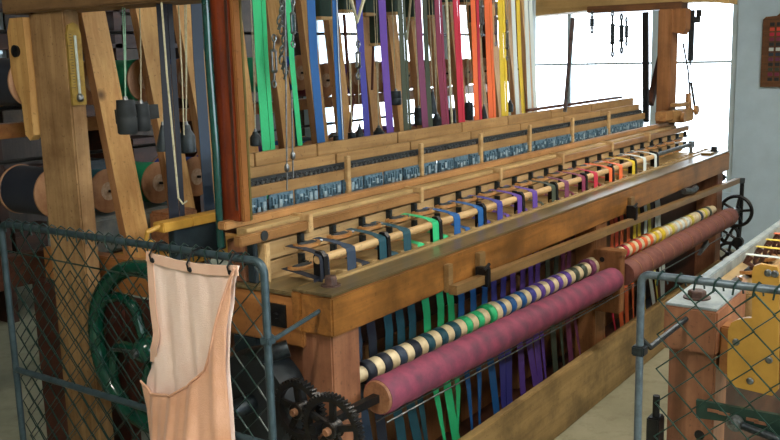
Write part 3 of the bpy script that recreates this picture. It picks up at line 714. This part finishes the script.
LCOL = ['darkteal','green','blue','purple','purple','blue','slate','darkgreen','maroon','purple','plum','red','orange','orange','yellow','white']
def put_spool(c, loc, lab, s=1):
    if c not in SP: SP[c] = make_spool(c); o = SP[c]
    else: o = copy_tree(SP[c])
    o.location = loc; o['label'] = lab; o.scale = (s, s, s); return o
for i, x in enumerate(SX):
    pl = ['behind the %s slat' % ORD[i]][0]
    xs = x+.0 if i else 2.25
    put_spool(SCOL[i], (xs+.02, 3.02, 1.575 if i < 6 else 1.53), '%s yarn spool in the upper creel row %s' % (WORD[SCOL[i]], pl))
    put_spool(LCOL[i], (xs+.03, 2.99, 1.145), '%s yarn spool in the lower creel row %s' % (WORD[LCOL[i]], pl))
put_spool('navy', (2.07, 3.02, 1.165), 'big navy yarn spool left of the rough corner post, low down', 1.12)
put_spool('navy', (2.01, 3.03, 1.587), 'navy yarn spool left of the rough corner post, high up', 1.05)
o = tag(MB().box(2.12, 2.62, 2.97, 3.2, .9, 1.045, .01).build('grey_box', M['greybox']), 'long grey sheet-covered box under the low teal spool', 'box')
o = tag(MB().box(2.36, 2.52, 2.74, 2.86, .9, 1.06, .01).build('wooden_block', M['endgrain']), 'tan wooden block on the ochre sill beside the gate top', 'block')

# warp bundles falling in front of the creel
WP = [('navy', 164, 168, 178, 232, 2.28, .043), ('slate', 196, 199, 210, 212, 2.3, .040),
 ('green', 259, 262, 269, 152, 2.42, .047), ('green', 288, 292, 301, 152, 2.42, .018), ('teal', 292, 293.5, 297, 150, 2.43, .010), ('blue', 311, 314, 322, 150, 2.42, .030),
 ('blue', 335, 337, 342, 148, 2.42, .018), ('indigo', 359, 362, 368, 143, 2.44, .020), ('purple', 382, 385, 391, 140, 2.44, .034),
 ('darkgreen', 401, 404, 408, 137, 2.44, .028), ('plum', 418, 421, 426, 134, 2.44, .030), ('darkgreen', 424.5, 427, 431, 132, 2.46, .020), ('maroon', 438, 441, 446, 130, 2.44, .036),
 ('red', 456, 459, 462, 126, 2.44, .034), ('orange', 473, 475, 477, 122, 2.44, .022), ('red', 477.5, 479, 481, 121, 2.46, .014), ('orange', 488, 490, 492.5, 119, 2.44, .038),
 ('yellow', 501, 503, 505, 117, 2.44, .040), ('white', 513, 515.5, 518, 116, 2.44, .022), ('yellow', 518, 520, 524, 115, 2.47, .022),
 ('white', 526, 528, 530, 114, 2.44, .026), ('white', 530.5, 533, 536, 113, 2.44, .022)]
names = ['widest navy warp band, hanging left of the dark green rod', 'slate blue warp band just left of the dark green rod', 'wide bright green warp band right of the mahogany post',
 'narrow bright green warp band slanting in front of the third-tone chains', 'thin teal warp band beside the narrow green one', 'broad royal blue warp band', 'narrow royal blue warp band with white edge threads',
 'indigo warp band hanging under the forked pale cord', 'purple warp band over a bright window gap', 'dark olive warp band right of the purple one', 'plum warp band between two dark olive bands',
 'narrow dark olive warp band beside the plum one', 'maroon warp band left of the pale cords', 'broad red warp band', 'narrow orange warp band left of a thin red one', 'thin red warp band touching the narrow orange one',
 'broad orange warp band, brightest of the oranges', 'broad yellow warp band', 'white warp band between two yellow ones', 'narrow yellow warp band right of a white one', 'white warp band, last but one before the window', 'white warp band nearest the window']
names[3] = 'narrow bright green warp band slanting past the steel chain'
PXW = [16, 11, 13, 5.5, 3, 8.5, 6, 6.5, 7.5, 7.5, 6.5, 5, 7.5, 6.5, 5, 3, 7.5, 7, 4, 4, 4, 3.5]
for (c, xt, xm, xb, yb, Y, wd), lab in zip(WP, names):
    P = [at(xt-(xm-xt)*1.2, -60, 'y', Y), at(xt, 0, 'y', Y), at(xm, 60, 'y', Y), at(xb, yb, 'y', Y-.04)]
    P.append(P[-1]+(P[-1]-P[-2])*.5)
    if c == 'navy' or c == 'slate': P.pop()
    pw = PXW[names.index(lab)]; wd = at(xm+pw/2, 60, 'y', Y).x-at(xm-pw/2, 60, 'y', Y).x
    nn = 3 if wd > .06 else 2
    t = thing('warp_band', P[-1], lab, 'warp ribbon', 'warp bands hanging in front of the creel')
    for j in range(nn):
        ww = wd/nn; off = (j-(nn-1)/2)*ww
        MB().strip([p+Vector((off, .002*(j % 2), 0)) for p in P], ww*.96, .002).build('thread_strand', RM[c], t)
    if 'white edge' in lab: MB().strip([p+Vector((wd*.1, -.006, 0)) for p in P], .004, .002).build('edge_thread', RM['white'], t, label='white edge thread')

# hanging weights, cords, hooks
def weight(px, py, h, r, Y, lab, shape='bottle', cords=((-.2, -50),), m='weight', cm='cord', grp='hanging lead weights'):
    c = at(px, py, 'y', Y); t = thing('hanging_weight', c, lab, 'weight', grp)
    if shape == 'bottle': prof = [(0, r*.8), (.004, r), (h*.6, r), (h*.82, r*.55), (h, r*.45)]
    elif shape == 'cone': prof = [(0, r), (h*.15, r), (h, r*.3)]
    else: prof = [(0, r*.85), (.005, r*.97), (h*.45, r), (h*.5, r*.94), (h*.55, r), (h, r*.9)]
    b = MB(); b.lathe(c, (0,0,1), prof, 18); b.build('weight_body', M[m], t, True)
    b = MB(); b.lathe(c+Vector((0, 0, h)), (0,0,1), [(0, r*.3), (.012, r*.2)], 10); b.build('eye', M['steel'], t, True)
    for dx, ytop in cords:
        e = at(px+dx, ytop, 'y', Y+.02); b = MB(); b.tube([c+Vector((0, 0, h)), (c+Vector((0, 0, h))).lerp(e, .4)+Vector((.003, 0, 0)), e], .0022, 5); b.build('cord', M[cm], t, True)
    return t
weight(128, 134, .115, .034, 2.5, 'big black weight of the pair by the second slat', 'cyl', ((-4, -20), (-7, -20)), 'rubber', 'cordg')
weight(143, 131, .095, .028, 2.52, 'smaller black weight of the pair by the second slat', 'cyl', ((-4, -20),), 'rubber', 'cord')
b = MB(); a, c = at(118, 117, 'y', 2.58), at(156, 111, 'y', 2.58); b.bar(a, c, .03, .05); tag(b.build('crosspiece', M['rubber']), 'black crosspiece behind the two black weights', 'bar')
weight(165, 151, .09, .03, 2.45, 'blue grey cone weight beside the navy warp band', 'cone', ((-2, -20),))
weight(188, 153, .10, .03, 2.45, 'grey bottle-shaped weight between the navy bands', 'bottle', ((-4, -20), (-2, -20)))
ws = [(256, 146, .06, .024, 'just right of the mahogany post'), (338, 146, .05, .022, 'below the blue warp band'), (352, 143, .05, .02, 'left of the pair under the red cords'), (360, 140, .065, .024, 'under the forked pale cord'),
 (379, 138, .05, .028, 'squat, right of the indigo band'), (396, 105, .07, .03, 'beside the dark olive band, hung high'), (419, 125, .09, .026, 'on the slat beside the plum band'), (433, 114, .12, .022, 'slim, beside the maroon band'),
 (437, 127, .07, .030, 'stout, left of the maroon band'), (452, 124, .08, .024, 'between the maroon and red bands'), (469, 120, .10, .026, 'between the red and orange bands'), (484, 120, .08, .022, 'between thin red and broad orange bands'),
 (510, 112, .07, .02, 'between the yellow and white bands')]
for i, (x, y, h, r, lab) in enumerate(ws):
    weight(x, y, h, r, 2.62, 'dark weight '+lab, ['bottle', 'cyl', 'cyl', 'cone'][i % 4], ((-5, -20),) if i % 2 else ((-6, -20), (-3, -20)), 'weight', 'cord')
# dark green pulley boxes just below the top of the frame
pb = [(323, 20, .075), (345, 13, .06), (367, 16, .065), (380, 46, .055), (395, 15, .06), (414, 20, .06), (433, 18, .055), (450, 5, .055), (467, 5, .055), (477, 25, .045)]
for i, (px, py, wd) in enumerate(pb):
    c = at(px, py, 'y', 2.7); t = thing('pulley_box', c, 'dark green pulley box with tan foot, %s from the wide green band' % ORD[i], 'pulley box', 'pulley boxes hung above the warp')
    MB().box(c.x-wd/2*1.2, c.x+wd/2*1.2, 2.68, 2.74, c.z+.015, c.z+.30, .003).build('box_body', M['dkgreen'], t)
    MB().box(c.x-wd/2*1.3, c.x+wd/2*1.3, 2.675, 2.745, c.z, c.z+.015, .003).build('foot', M['pale'], t)
# cords, turnbuckles, chains
def turnbuckle(px, y0, y1, Y, lab, r=.007, mm='steel'):
    a, c = at(px, y0, 'y', Y), at(px, y1, 'y', Y); t = thing('turnbuckle', c, lab, 'turnbuckle', 'steel turnbuckles on cords'); m = a.lerp(c, .5); L = (a-c).length
    b = MB()
    for s in (-1, 1): b.tube([m+Vector((s*r, 0, L*.22)), m+Vector((s*r, 0, -L*.22))], r*.45, 6)
    b.lathe(m+Vector((0, 0, L*.2)), (0,0,1), [(0, r*1.3), (L*.06, r*.8)], 8); b.lathe(m-Vector((0, 0, L*.26)), (0,0,1), [(0, r*.8), (L*.06, r*1.3)], 8); b.build('buckle_body', M[mm], t, True)
    for s, e in ((1, a), (-1, c)):
        b = MB(); b.tube([m+Vector((0, 0, s*L*.2)), e-Vector((0, 0, s*.012))], r*.4, 6); b.tube([e+Vector((math.cos(q)*r, 0, math.sin(q)*r*1.2)) for q in [2*PI*i/10 for i in range(10)]], r*.35, 5, closed=True); b.build('hook_eye', M[mm], t, True)
turnbuckle(274, 38, 84, 2.36, 'large steel turnbuckle right of the wide green band', .011)
turnbuckle(293, 2, 44, 2.36, 'dark turnbuckle against the narrow green band', .010)
turnbuckle(612.5, 14, 54, 2.15, 'turnbuckle hanging lowest against the far window', .015, 'pegs'); turnbuckle(621.5, 17, 50, 2.15, 'middle one of three turnbuckles before the far window', .017, 'pegs'); turnbuckle(626.5, 20, 43, 2.15, 'shortest turnbuckle, nearest the iron upright', .014, 'pegs')
turnbuckle(482, -4, 34, 2.36, 'turnbuckle left of the broad orange band', .01); turnbuckle(496, 6, 44, 2.36, 'turnbuckle right of the broad orange band', .009); turnbuckle(507, 22, 58, 2.36, 'turnbuckle right of the broad yellow band', .009)
turnbuckle(358, 44, 76, 2.36, 'brown looped turnbuckle under the forked pale cord', .012)
turnbuckle(592, 15, 30, 2.15, 'small hook pair before the window, left one', .015, 'pegs')
# bright steel chain
b = MB(); P = [at(280+4*math.sin(i*.9)*.5+ i*.25, -5+i*5, 'y', 2.37) for i in range(17)]
for i, p in enumerate(P):
    q = [p+Vector((math.cos(a)*(.011 if i % 2 else .004), math.sin(a)*(.004 if i % 2 else .011), math.sin(a)*.0*0+math.cos(a+PI/2)*.016)) for a in [2*PI*j/10 for j in range(10)]]; b.tube(q, .0032, 5, closed=True)
tag(b.build('steel_chain', M['steel'], None, True), 'bright steel chain hanging between the two green warp bands', 'chain')
def cordline(pts, r, m, lab, cat='cord', grp='cords hanging over the loom', name='cord'):
    b = MB(); b.tube(pts, r, 6); return tag(b.build(name, M[m], None, True), lab, cat, grp)
cordline([at(161, -5, 'y', 2.22), at(167, 75, 'y', 2.22), at(174, 150, 'y', 2.22), at(178.5, 198, 'y', 2.22), at(183, 204, 'y', 2.2), at(187, 201, 'y', 2.2)], .0035, 'cord', 'white cord in front of the navy warp band with a loose end')
cordline([at(178, -5, 'y', 2.3), at(182, 75, 'y', 2.3), at(184, 135, 'y', 2.3)], .0025, 'cord', 'pale cord left of the slate blue band')
for (pa, pb2, lab) in [((285, -5), (287, 190), 'heddle wire falling past the reeds by the chain'), ((291.5, 90), (293, 178), 'short heddle wire beside the narrow green band')]:
    b = MB(); b.tube([at(*pa, 'y', 2.03), at(*pb2, 'y', 2.03)], .003, 6)
    m_ = at(pb2[0], pb2[1]-18, 'y', 2.03); b.lathe(m_, (0,0,1), [(0, .004), (.006, .009), (.02, .009), (.028, .004)], 8)
    tag(b.build('heddle_wire', M['steel'], None, True), lab, 'wire', 'heddle wires')
cordline([at(350, -5, 'y', 2.34), at(357, 22, 'y', 2.34), at(365, -5, 'y', 2.34)], .008, 'cord', 'thick pale forked cord above the looped turnbuckle')
cordline([at(446, -5, 'y', 2.36), at(449, 60, 'y', 2.36), at(452, 126, 'y', 2.36)], .006, 'cord', 'pale cord right of the maroon band')
cordline([at(411, -5, 'y', 2.5), at(407, 40, 'y', 2.5)], .006, 'cord', 'short pale cord over the first olive band')
cordline([at(344, 14, 'y', 2.75), at(347, 60, 'y', 2.75), at(353, 100, 'y', 2.75), at(350, 132, 'y', 2.75)], .009, 'brick', 'dark red cord behind the royal blue band')
cordline([at(375, 5, 'y', 2.75), at(373, 55, 'y', 2.75), at(372, 90, 'y', 2.75)], .007, 'brick', 'dark red cord behind the indigo band')
for i, (x0_, x1_) in enumerate([(589, 586), (597, 595), (612, 612), (622, 622), (627, 627)]):
    cordline([at(x0_, 14 if i < 2 else 52, 'y', 2.16), at(x1_, 108, 'y', 2.16)], .0012, 'steel', 'hair-thin wire before the far window, %s from the slats' % ORD[i], 'wire', 'thin wires before the far window', 'thin_wire')

# ------------------------------------------------------------------ thermometer on the corner post
th = thing('thermometer', (1.995, 2.72, 1.5), 'yellowed plate thermometer screwed to the rough corner post', 'thermometer')
tx, tzt, tzb = 1.980, 1.79, 1.507
poly = [(tx+.028, tzb), (tx-.028, tzb), (tx-.028, tzt-.04), (tx-.02, tzt-.01), (tx, tzt), (tx+.02, tzt-.01), (tx+.028, tzt-.04)]
b = MB(); b.prism(poly, 'y', 2.715, 2.725); b.build('plate', M['thermo'], th)
b = MB(); b.tube([(tx, 2.711, tzb+.035), (tx, 2.711, tzt-.045)], .005, 10); b.build('glass_tube', M['glass_tube'], th, True)
b = MB(); b.lathe((tx, 2.711, tzb+.012), (0,0,1), [(0, .007), (.008, .013), (.02, .012), (.028, .006)], 12); b.build('bulb', M['steel'], th, True)
b = MB()
for i in range(20): z = tzb+.06+i*.0095; b.box(tx-(.028 if i % 5 == 0 else .02), tx-.011, 2.7138, 2.7152, z, z+.0015)
b.build('scale_marks', M['rubber'], th)

# ------------------------------------------------------------------ sample board on the window wall
sb = thing('sample_board', (WX-.01, 1.68, 1.33), 'brown wooden board with rows of coloured yarn samples on the pale wall', 'sample board')
p0, p1 = at(763.5, 17, 'x', WX-.02), at(763.5, 87, 'x', WX-.02)
y1b, zb, zt = p0.y, p1.z, p0.z
poly = [(y1b-.46, zb), (y1b, zb), (y1b, zt-.02)]+[(y1b-.02-.0*i, zt) for i in range(1)]+[(y1b-.10, zt+.005), (y1b-.13, zt+.03), (y1b-.23, zt+.06), (y1b-.33, zt+.03), (y1b-.36, zt+.005), (y1b-.44, zt), (y1b-.46, zt-.02)]
b = MB(); b.prism(poly, 'x', WX-.028, WX-.001); b.build('panel', M['beam_dark'], sb)
rows = ['black', 'orange', 'vermilion', 'red', 'black', 'maroon', 'white', 'plum', 'black', 'brown', 'darkgreen', 'teal', 'red', 'black']
n_ = 0
for i in range(12):
    c = ['black', 'vermilion', 'red', 'maroon', 'black', 'white', 'slate', 'plum', 'black', 'darkgreen', 'maroon', 'black'][i]
    z = zt-.045-i*(zt-zb-.08)/12
    if i in (8,): z += 0
    for j in range(8):
        y = y1b-.05-j*.05
        b = MB(); b.box(WX-.034, WX-.028, y-.038, y-.004, z-.026, z, .001); b.build('yarn_sample', WM[c], sb)

# ------------------------------------------------------------------ chain link gates
def chain_link(x, y0, y1, z0, z1, p, r, mat, parent, name='chain_link_mesh', rnd=None):
    b = MB(); h = p/2; n = int((y1-y0)/h); nz = int((z1-z0)/h)
    for i in range(n):
        pts = []
        for k in range(nz+1):
            s = (k+i) % 2
            y = y0+i*h+(h if s else 0); z = z0+k*h
            e = r*1.1 if s else -r*1.1
            pts.append((x+e, y+(.06 if s else -.06)*h, z))
        b.tube(pts, r, 5)
    return b.build(name, mat, parent, 50)
gl = thing('chain_link_gate', (1.69, 1.6, 0), 'grey pipe gate with fine green mesh at the near end of the big loom', 'gate')
GX, GZ = 1.69, 1.128
def archpipe(x, ya, yb, z, R, r, down0=0, far=True):
    s = 1 if yb > ya else -1; P = [(x, ya, down0)]
    for i in range(7):
        t = PI/2*i/6; P.append((x, ya+s*(R-R*math.cos(t)), z-R+R*math.sin(t)))
    if far:
        for i in range(7):
            t = PI/2*i/6; P.append((x, yb-s*(R-R*math.sin(t)), z-R+R*math.cos(t)))
        P.append((x, yb, down0))
    return P
b = MB(); b.tube(archpipe(GX, 1.605, 2.80, GZ, .032, .0135), .011, 12); b.build('pipe_frame', M['pipe'], gl, True)
b = MB(); b.tube([(GX, 1.605, .615), (GX, 2.80, .615)], .011, 10); b.build('cross_pipe', M['pipe'], gl, True)
chain_link(GX, 1.61, 2.79, .03, GZ+.01, .088, .0025, M['wire'], gl)
for i in range(24):
    b = MB(); y = 1.66+i*.047; b.tube([(GX-.02, y, GZ-.02), (GX-.018, y+.006, GZ+.012), (GX, y+.01, GZ+.02), (GX+.018, y+.014, GZ+.008), (GX+.016, y+.02, GZ-.02)], .0024, 5)
    b.build('tie_wire', M['wire'], gl, True)
b = MB(); b.tube([(GX, 1.605, .935), (GX+.03, 1.605, .912), (1.945, 1.635, .929)], .0065, 8); b.box(GX-.016, GX+.016, 1.589, 1.621, .905, .925, .003); b.build('latch_rod', M['pipe'], gl, True)
# second gate folded behind the first (only its mesh and poles read through the first)
g2 = thing('chain_link_gate', (1.80, 2.3, 0), 'low mesh panel standing behind the grey pipe gate', 'gate')
b = MB(); b.tube([(1.76, 2.05, .02), (1.76, 2.05, 1.0), (1.79, 2.98, 1.0), (1.79, 2.98, .02)], .004, 8); b.build('pipe_frame', M['dkgreen'], g2, True)
chain_link(1.775, 2.08, 2.95, .05, .99, .088, .0018, M['wire'], g2)

gr = thing('chain_link_gate', (2.1, .742, 0), 'grey pipe gate with wide green mesh in front of the nearer right-hand loom', 'gate')
b = MB(); b.tube(archpipe(2.1, .742, -.6, 1.111, .02, .013), .0095, 12); b.build('pipe_frame', M['pipe2'], gr, True)
b = MB(); b.tube([(2.1, .742, .2), (2.1, -.6, .2)], .011, 10); b.build('cross_pipe', M['pipe2'], gr, True)
chain_link(2.1, -.578, .742, .04, 1.113, .088, .0026, M['wiresteel'], gr)
for i in range(20):
    b = MB(); y = .70-i*.044; b.tube([(2.088, y, 1.09), (2.086, y-.004, 1.116), (2.1, y-.010, 1.124), (2.114, y-.014, 1.114), (2.112, y-.018, 1.09)], .0024, 5)
    b.build('tie_wire', M['wire'], gr, True)
b = MB(); b.tube([(2.1, .742, .95), (2.14, .73, .915), (2.335, .70, .945)], .0075, 8); b.box(2.084, 2.116, .726, .758, .905, .93, .003); b.build('latch_rod', M['pegs'], gr, True)

# ------------------------------------------------------------------ canvas pouch hung on the near gate
pouch = thing('canvas_pouch', (1.66, 1.85, .3), 'pink canvas pouch hooked on the near gate rail, mouth gaping open', 'pouch')
def fold(y, z): return .006*math.sin(y*75+z*3)+.004*math.sin(y*140-z*6)
def sheet(outL, outR, zt, zb, x0, nx=22, nz=30, bulge=0, top=None):
    """grid between left and right outlines given as y(z)"""
    vs = []; fs = []
    for j in range(nz+1):
        for i in range(nx+1):
            u = i/nx
            v = j/nz
            zz = (top(u) if top else zt)*(1-v)+zb*v
            yl, yr = outL(zz), outR(zz); y = yl+(yr-yl)*u
            vs.append((x0-bulge*math.sin(PI*u)*min(1, v*2+.25)-fold(y, zz)*(.4+v), y, zz))
    for j in range(nz):
        for i in range(nx):
            a = j*(nx+1)+i; fs.append((a, a+1, a+nx+2, a+nx+1))
    return vs, fs
def interp(tab):
    def f(z):
        if z >= tab[0][0]: return tab[0][1]
        for (z0, v0), (z1, v1) in zip(tab, tab[1:]):
            if z >= z1: t = (z0-z)/(z0-z1); t = t*t*(3-2*t)*.5+t*.5; return v0+(v1-v0)*t
        return tab[-1][1]
    return f
def Q(px, py, x=1.655): p = at(px, py, 'x', x); return (p.z, p.y)
oL = interp([Q(148, 252), Q(152, 300), Q(157, 335), Q(151, 360), Q(147, 385), Q(156, 440), (.30, Q(156, 440)[1]), (.1, Q(156, 440)[1])])
oR = interp([Q(240, 262), Q(234, 290), Q(230, 330), Q(229, 370), Q(231, 400), Q(233, 440), (.30, Q(233, 440)[1]), (.1, Q(233, 440)[1])])
ztp = Q(190, 258)[0]
def topz(u): return ztp-.012*math.sin(PI*u)
def fin(b, name, mat, par, thick=.0025):
    o = b.build(name, mat, par, True); md = o.modifiers.new('thick', 'SOLIDIFY'); md.thickness = thick; md.offset = 0; return o
b = MB(); b.add(*sheet(oL, oR, ztp, .30, 1.655, bulge=-.0, top=topz)); fin(b, 'lining_panel', M['lining'], pouch)
# front: rim curve from the left edge, dipping, then climbing the right side to the top corner
rim = [(0, Q(143, 378)[0]), (.12, Q(157, 391)[0]), (.4, Q(178, 392)[0]), (.6, Q(198, 384)[0]), (.8, Q(215, 369)[0]), (.88, Q(221, 341)[0]), (.94, Q(229, 300)[0]), (1, ztp-.004)]
def rimz(u):
    for (a, z0), (c, z1) in zip(rim, rim[1:]):
        if u <= c: return z0+(z1-z0)*(u-a)/(c-a)
    return rim[-1][1]
oLf = interp([Q(143, 380, 1.645), Q(147, 410, 1.64), Q(150, 440, 1.64), (.30, Q(152, 440)[1])])
def fr(u): return rimz(u)
b = MB(); b.add(*sheet(oLf, oR, 0, .30, 1.64, nx=50, bulge=.055, top=fr)); fin(b, 'front_panel', M['cloth'], pouch)
# hems: left and right strips, top hem, rim seam
b = MB(); P = [(1.645-fold(oL(z), z), oL(z)-.012, z) for z in [ztp-.01-(ztp-.80)*i/14 for i in range(15)]]; b.strip(P, .026, .003, (0, 1, 0)); b.build('side_hem', M['hem'], pouch, True)
b = MB(); P = []
for i in range(51):
    u = i/50; z = fr(u); yl, yr = oLf(z), oR(z); y = yl+(yr-yl)*u; P.append((1.64-.055*math.sin(PI*u)*.25-fold(y, z)*.4-.003, y, z))
b.tube(P, .0035, 6); b.build('rim_seam', M['cloth'], pouch, True)
b = MB(); P = [(1.648, oL(1.12)+(oR(1.12)-oL(1.12))*u, topz(u)-.012) for u in [i/12 for i in range(13)]]; b.strip(P, .003, .028, (1, 0, 0)); b.build('top_hem', M['hem'], pouch)
for u in (.08, .5, .93):
    y = oL(1.12)+(oR(1.12)-oL(1.12))*u; z = topz(u)
    b = MB(); b.tube([(1.64, y, z-.02), (1.635, y, z), (1.66, y, z+.03), (1.69, y, GZ+.016), (1.712, y, GZ), (1.70, y, GZ-.02)], .003, 6); b.lathe((1.645, y, z-.018), (-1,0,0), [(0, .008), (.003, .006)], 10); b.build('wire_hook', M['iron'], pouch, True)

# ------------------------------------------------------------------ nearer right-hand loom
r2 = thing('ribbon_loom', (2.33, .7, 0), 'second wooden ribbon loom across the aisle, with yellow bracket plates', 'loom')
def part2(mb, name, mat, smooth=False, label=None, parent=None): return mb.build(name, mat, parent or r2, smooth, label)
b = MB(); b.box(2.33, 2.62, .62, .76, .855, .975, .005); b2 = part2(b, 'breast_beam', M['redbrown'])
b = MB(); b.box(2.332, 2.62, .622, .758, .974, .981, .002); part2(b, 'beam_cap', M['greybox'], parent=b2)
b = MB(); hexbolt(b, 2.42, .70, .981, .024, .018); part2(b, 'bolt', M['rust'])
b = MB(); b.box(2.62, 6.2, .735, .762, .855, .985, .003); part2(b, 'beam_edge', M['greybox'])
b = MB(); b.box(2.62, 6.2, .45, .735, .86, .955, .003); part2(b, 'race_board', M['ledge'])
b = MB(); b.box(2.62, 6.2, .60, .615, .955, .985, .003); part2(b, 'comb_strip', M['pale'])
b = MB(); b.box(2.35, 2.47, .625, .75, 0, .855, .005); pst = part2(b, 'leg', M['redbrown'])
b = MB(); b.lathe((2.35, .66, .62), (-1,0,0), [(0, .014), (.004, .012)], 14); part2(b, 'post_bolt', M['iron'], parent=pst)
b = MB(); b.box(2.30, 2.35, .755, .79, .56, .66, .004); b.tube([(2.32, .77, .66), (2.32, .77, .72)], .01, 8); part2(b, 'latch_block', M['iron'])
b = MB(); b.box(6.05, 6.2, .6, .75, 0, .855, .005); part2(b, 'leg', M['redbrown'])
# aprons and body under the race
b = MB(); b.box(2.5, 6.05, .66, .70, 0, .84, .004); part2(b, 'body_panel', M['darkwood'])
b = MB(); b.box(2.36, 2.44, .0, .62, .80, .93, .004); part2(b, 'cross_beam', M['orange'])
b = MB(); b.box(2.36, 2.42, -.2, .62, .3, .42, .004); part2(b, 'cross_beam', M['navy_metal'])
# ochre bracket plates
def PP(px, py, x=2.28): p = at(px, py, 'x', x); return (p.y, p.z)
lobe = [PP(*q) for q in [(728, 330), (731, 323), (737, 320), (746, 318), (752, 318), (752, 272), (754, 266), (760, 264), (777, 267), (779, 275), (778, 390), (772, 396), (735, 387), (727, 380)]]
b = MB(); b.prism(lobe, 'x', 2.28, 2.295); pl = part2(b, 'bracket_plate', M['ochre'])
for q in [(736, 342), (769, 360), (750, 381), (768, 273), (775, 274)]:
    y, z = PP(*q, 2.279); b = MB(); b.lathe((2.28, y, z), (-1,0,0), [(0, .009), (.003, .009), (.005, .006)], 14); part2(b, 'rivet', M['steel'], parent=pl)
b = MB(); b.box(2.30, 2.36, .30, .44, .70, 1.15, .003); part2(b, 'bracket_block', M['redbrown'])
# slotted dark green arm with big steel nut
arm = [PP(*q, 2.2) for q in [(696, 400), (782, 416), (800, 420), (800, 460), (770, 440), (744, 424), (696, 418)]]
b = MB(); b.prism(arm, 'x', 2.2, 2.212); ar = part2(b, 'slotted_arm', M['dkgreen'])
b = MB()
for q in [(713, 411), (724, 414), (752, 420), (760, 423)]:
    y, z = PP(*q, 2.198); b.box(2.1985, 2.2, y-.014, y+.014, z-.004, z+.004)
part2(b, 'slot', M['redbrown'], parent=ar)
y, z = PP(732, 427, 2.17); b = MB(); b.lathe((2.2, y, z), (-1,0,0), [(0, .022), (.004, .022), (.006, .015), (.016, .014), (.018, .008), (.026, .007)], 20); part2(b, 'hex_nut', M['steel'], True, parent=ar)
b = MB(); b.tube([(2.19, y-.02, z), (2.17, y-.12, z-.01), (2.17, y-.3, z-.03)], .010, 10); part2(b, 'threaded_rod', M['pegs'], True, parent=ar)
# shuttle and ribbon hooks on the right-hand loom
cs = ['white', 'yellow', 'yellow', 'orange', 'red', 'purple']
for k in range(6):
    X = at(751, 256, 'y', .66).x+.205*k if False else [at(751, 256, 'y', .66).x, at(761.2, 249.4, 'y', .66).x, at(770.7, 242.3, 'y', .66).x, at(778.7, 236, 'y', .66).x, at(786, 230, 'y', .66).x, at(793, 225, 'y', .66).x][k]
    zt_ = at(751, 256, 'y', .66).z
    b = MB(); b.tube([(X, .66, zt_), (X-.004, .672, zt_-.02), (X+.003, .655, .99), (X, .665, .965), (X+.01, .65, .956)], [.012, .011, .008, .010, .008], 8); part2(b, 'ribbon_hook', M['darkwood'], True)
    b = MB(); b.tube([(X+.05, .655, .956), (X+.05, .66, 1.0), (X+.055, .65, 1.02)], [.009, .007, .010], 8); part2(b, 'guide_peg', M['darkwood'], True)
    pts = [(X, .675, zt_+.005), (X, .60, zt_+.004), (X, .50, zt_+.002), (X, .40, zt_), (X, .39, zt_-.02), (X, .39, .96)]
    tag(MB().strip(pts, .022).build('woven_ribbon', RM[cs[k]]), '%s ribbon on the loom with yellow plates, %s from its near end' % (WORD[cs[k]], ORD[k]), 'ribbon', 'woven ribbons on the right-hand loom')
b = MB(); b.tube([(2.6, .39, zt_-.012), (6, .39, zt_-.012)], .012, 10); part2(b, 'ribbon_dowel', M['pale'], True)
for k in range(3):
    o = copy_tree(proto); p = at(722+k*16, 277-k*12, 'z', .985); o.location = (p.x, .675, .975); o['label'] = ['copper wood shuttle beside the bolt of the yellow bracket loom', 'second copper wood shuttle along the yellow bracket loom', 'third copper wood shuttle along the yellow bracket loom'][k]; o['group'] = 'shuttles on the right-hand loom'

# ------------------------------------------------------------------ world, lights, camera
wd_ = bpy.data.worlds.new('sky'); bpy.context.scene.world = wd_; wd_.use_nodes = True
bg = wd_.node_tree.nodes['Background']; bg.inputs[0].default_value = (.86, .93, 1, 1); bg.inputs[1].default_value = 3.6
cam = bpy.data.cameras.new('camera'); co = bpy.data.objects.new('camera', cam); COL.objects.link(co)
co.matrix_world = Matrix(((rt.x, up.x, -fw.x, 0), (rt.y, up.y, -fw.y, 0), (rt.z, up.z, -fw.z, CAMH), (0, 0, 0, 1)))
cam.sensor_width = 36; cam.lens = F/780*36; cam.clip_start = .02; cam.clip_end = 100
sc = bpy.context.scene; sc.camera = co
sc.view_settings.view_transform = 'Standard'; sc.view_settings.look = 'None'; sc.view_settings.gamma = 1; sc.view_settings.exposure = 1.0
try: sc.view_settings.use_curve_mapping = False
except Exception: pass
sc.cycles.max_bounces = 7; sc.cycles.diffuse_bounces = 4; sc.cycles.glossy_bounces = 3; sc.cycles.transparent_max_bounces = 8
sc.cycles.use_denoising = True; sc.cycles.caustics_reflective = False; sc.cycles.caustics_refractive = False; sc.cycles.sample_clamp_indirect = 5
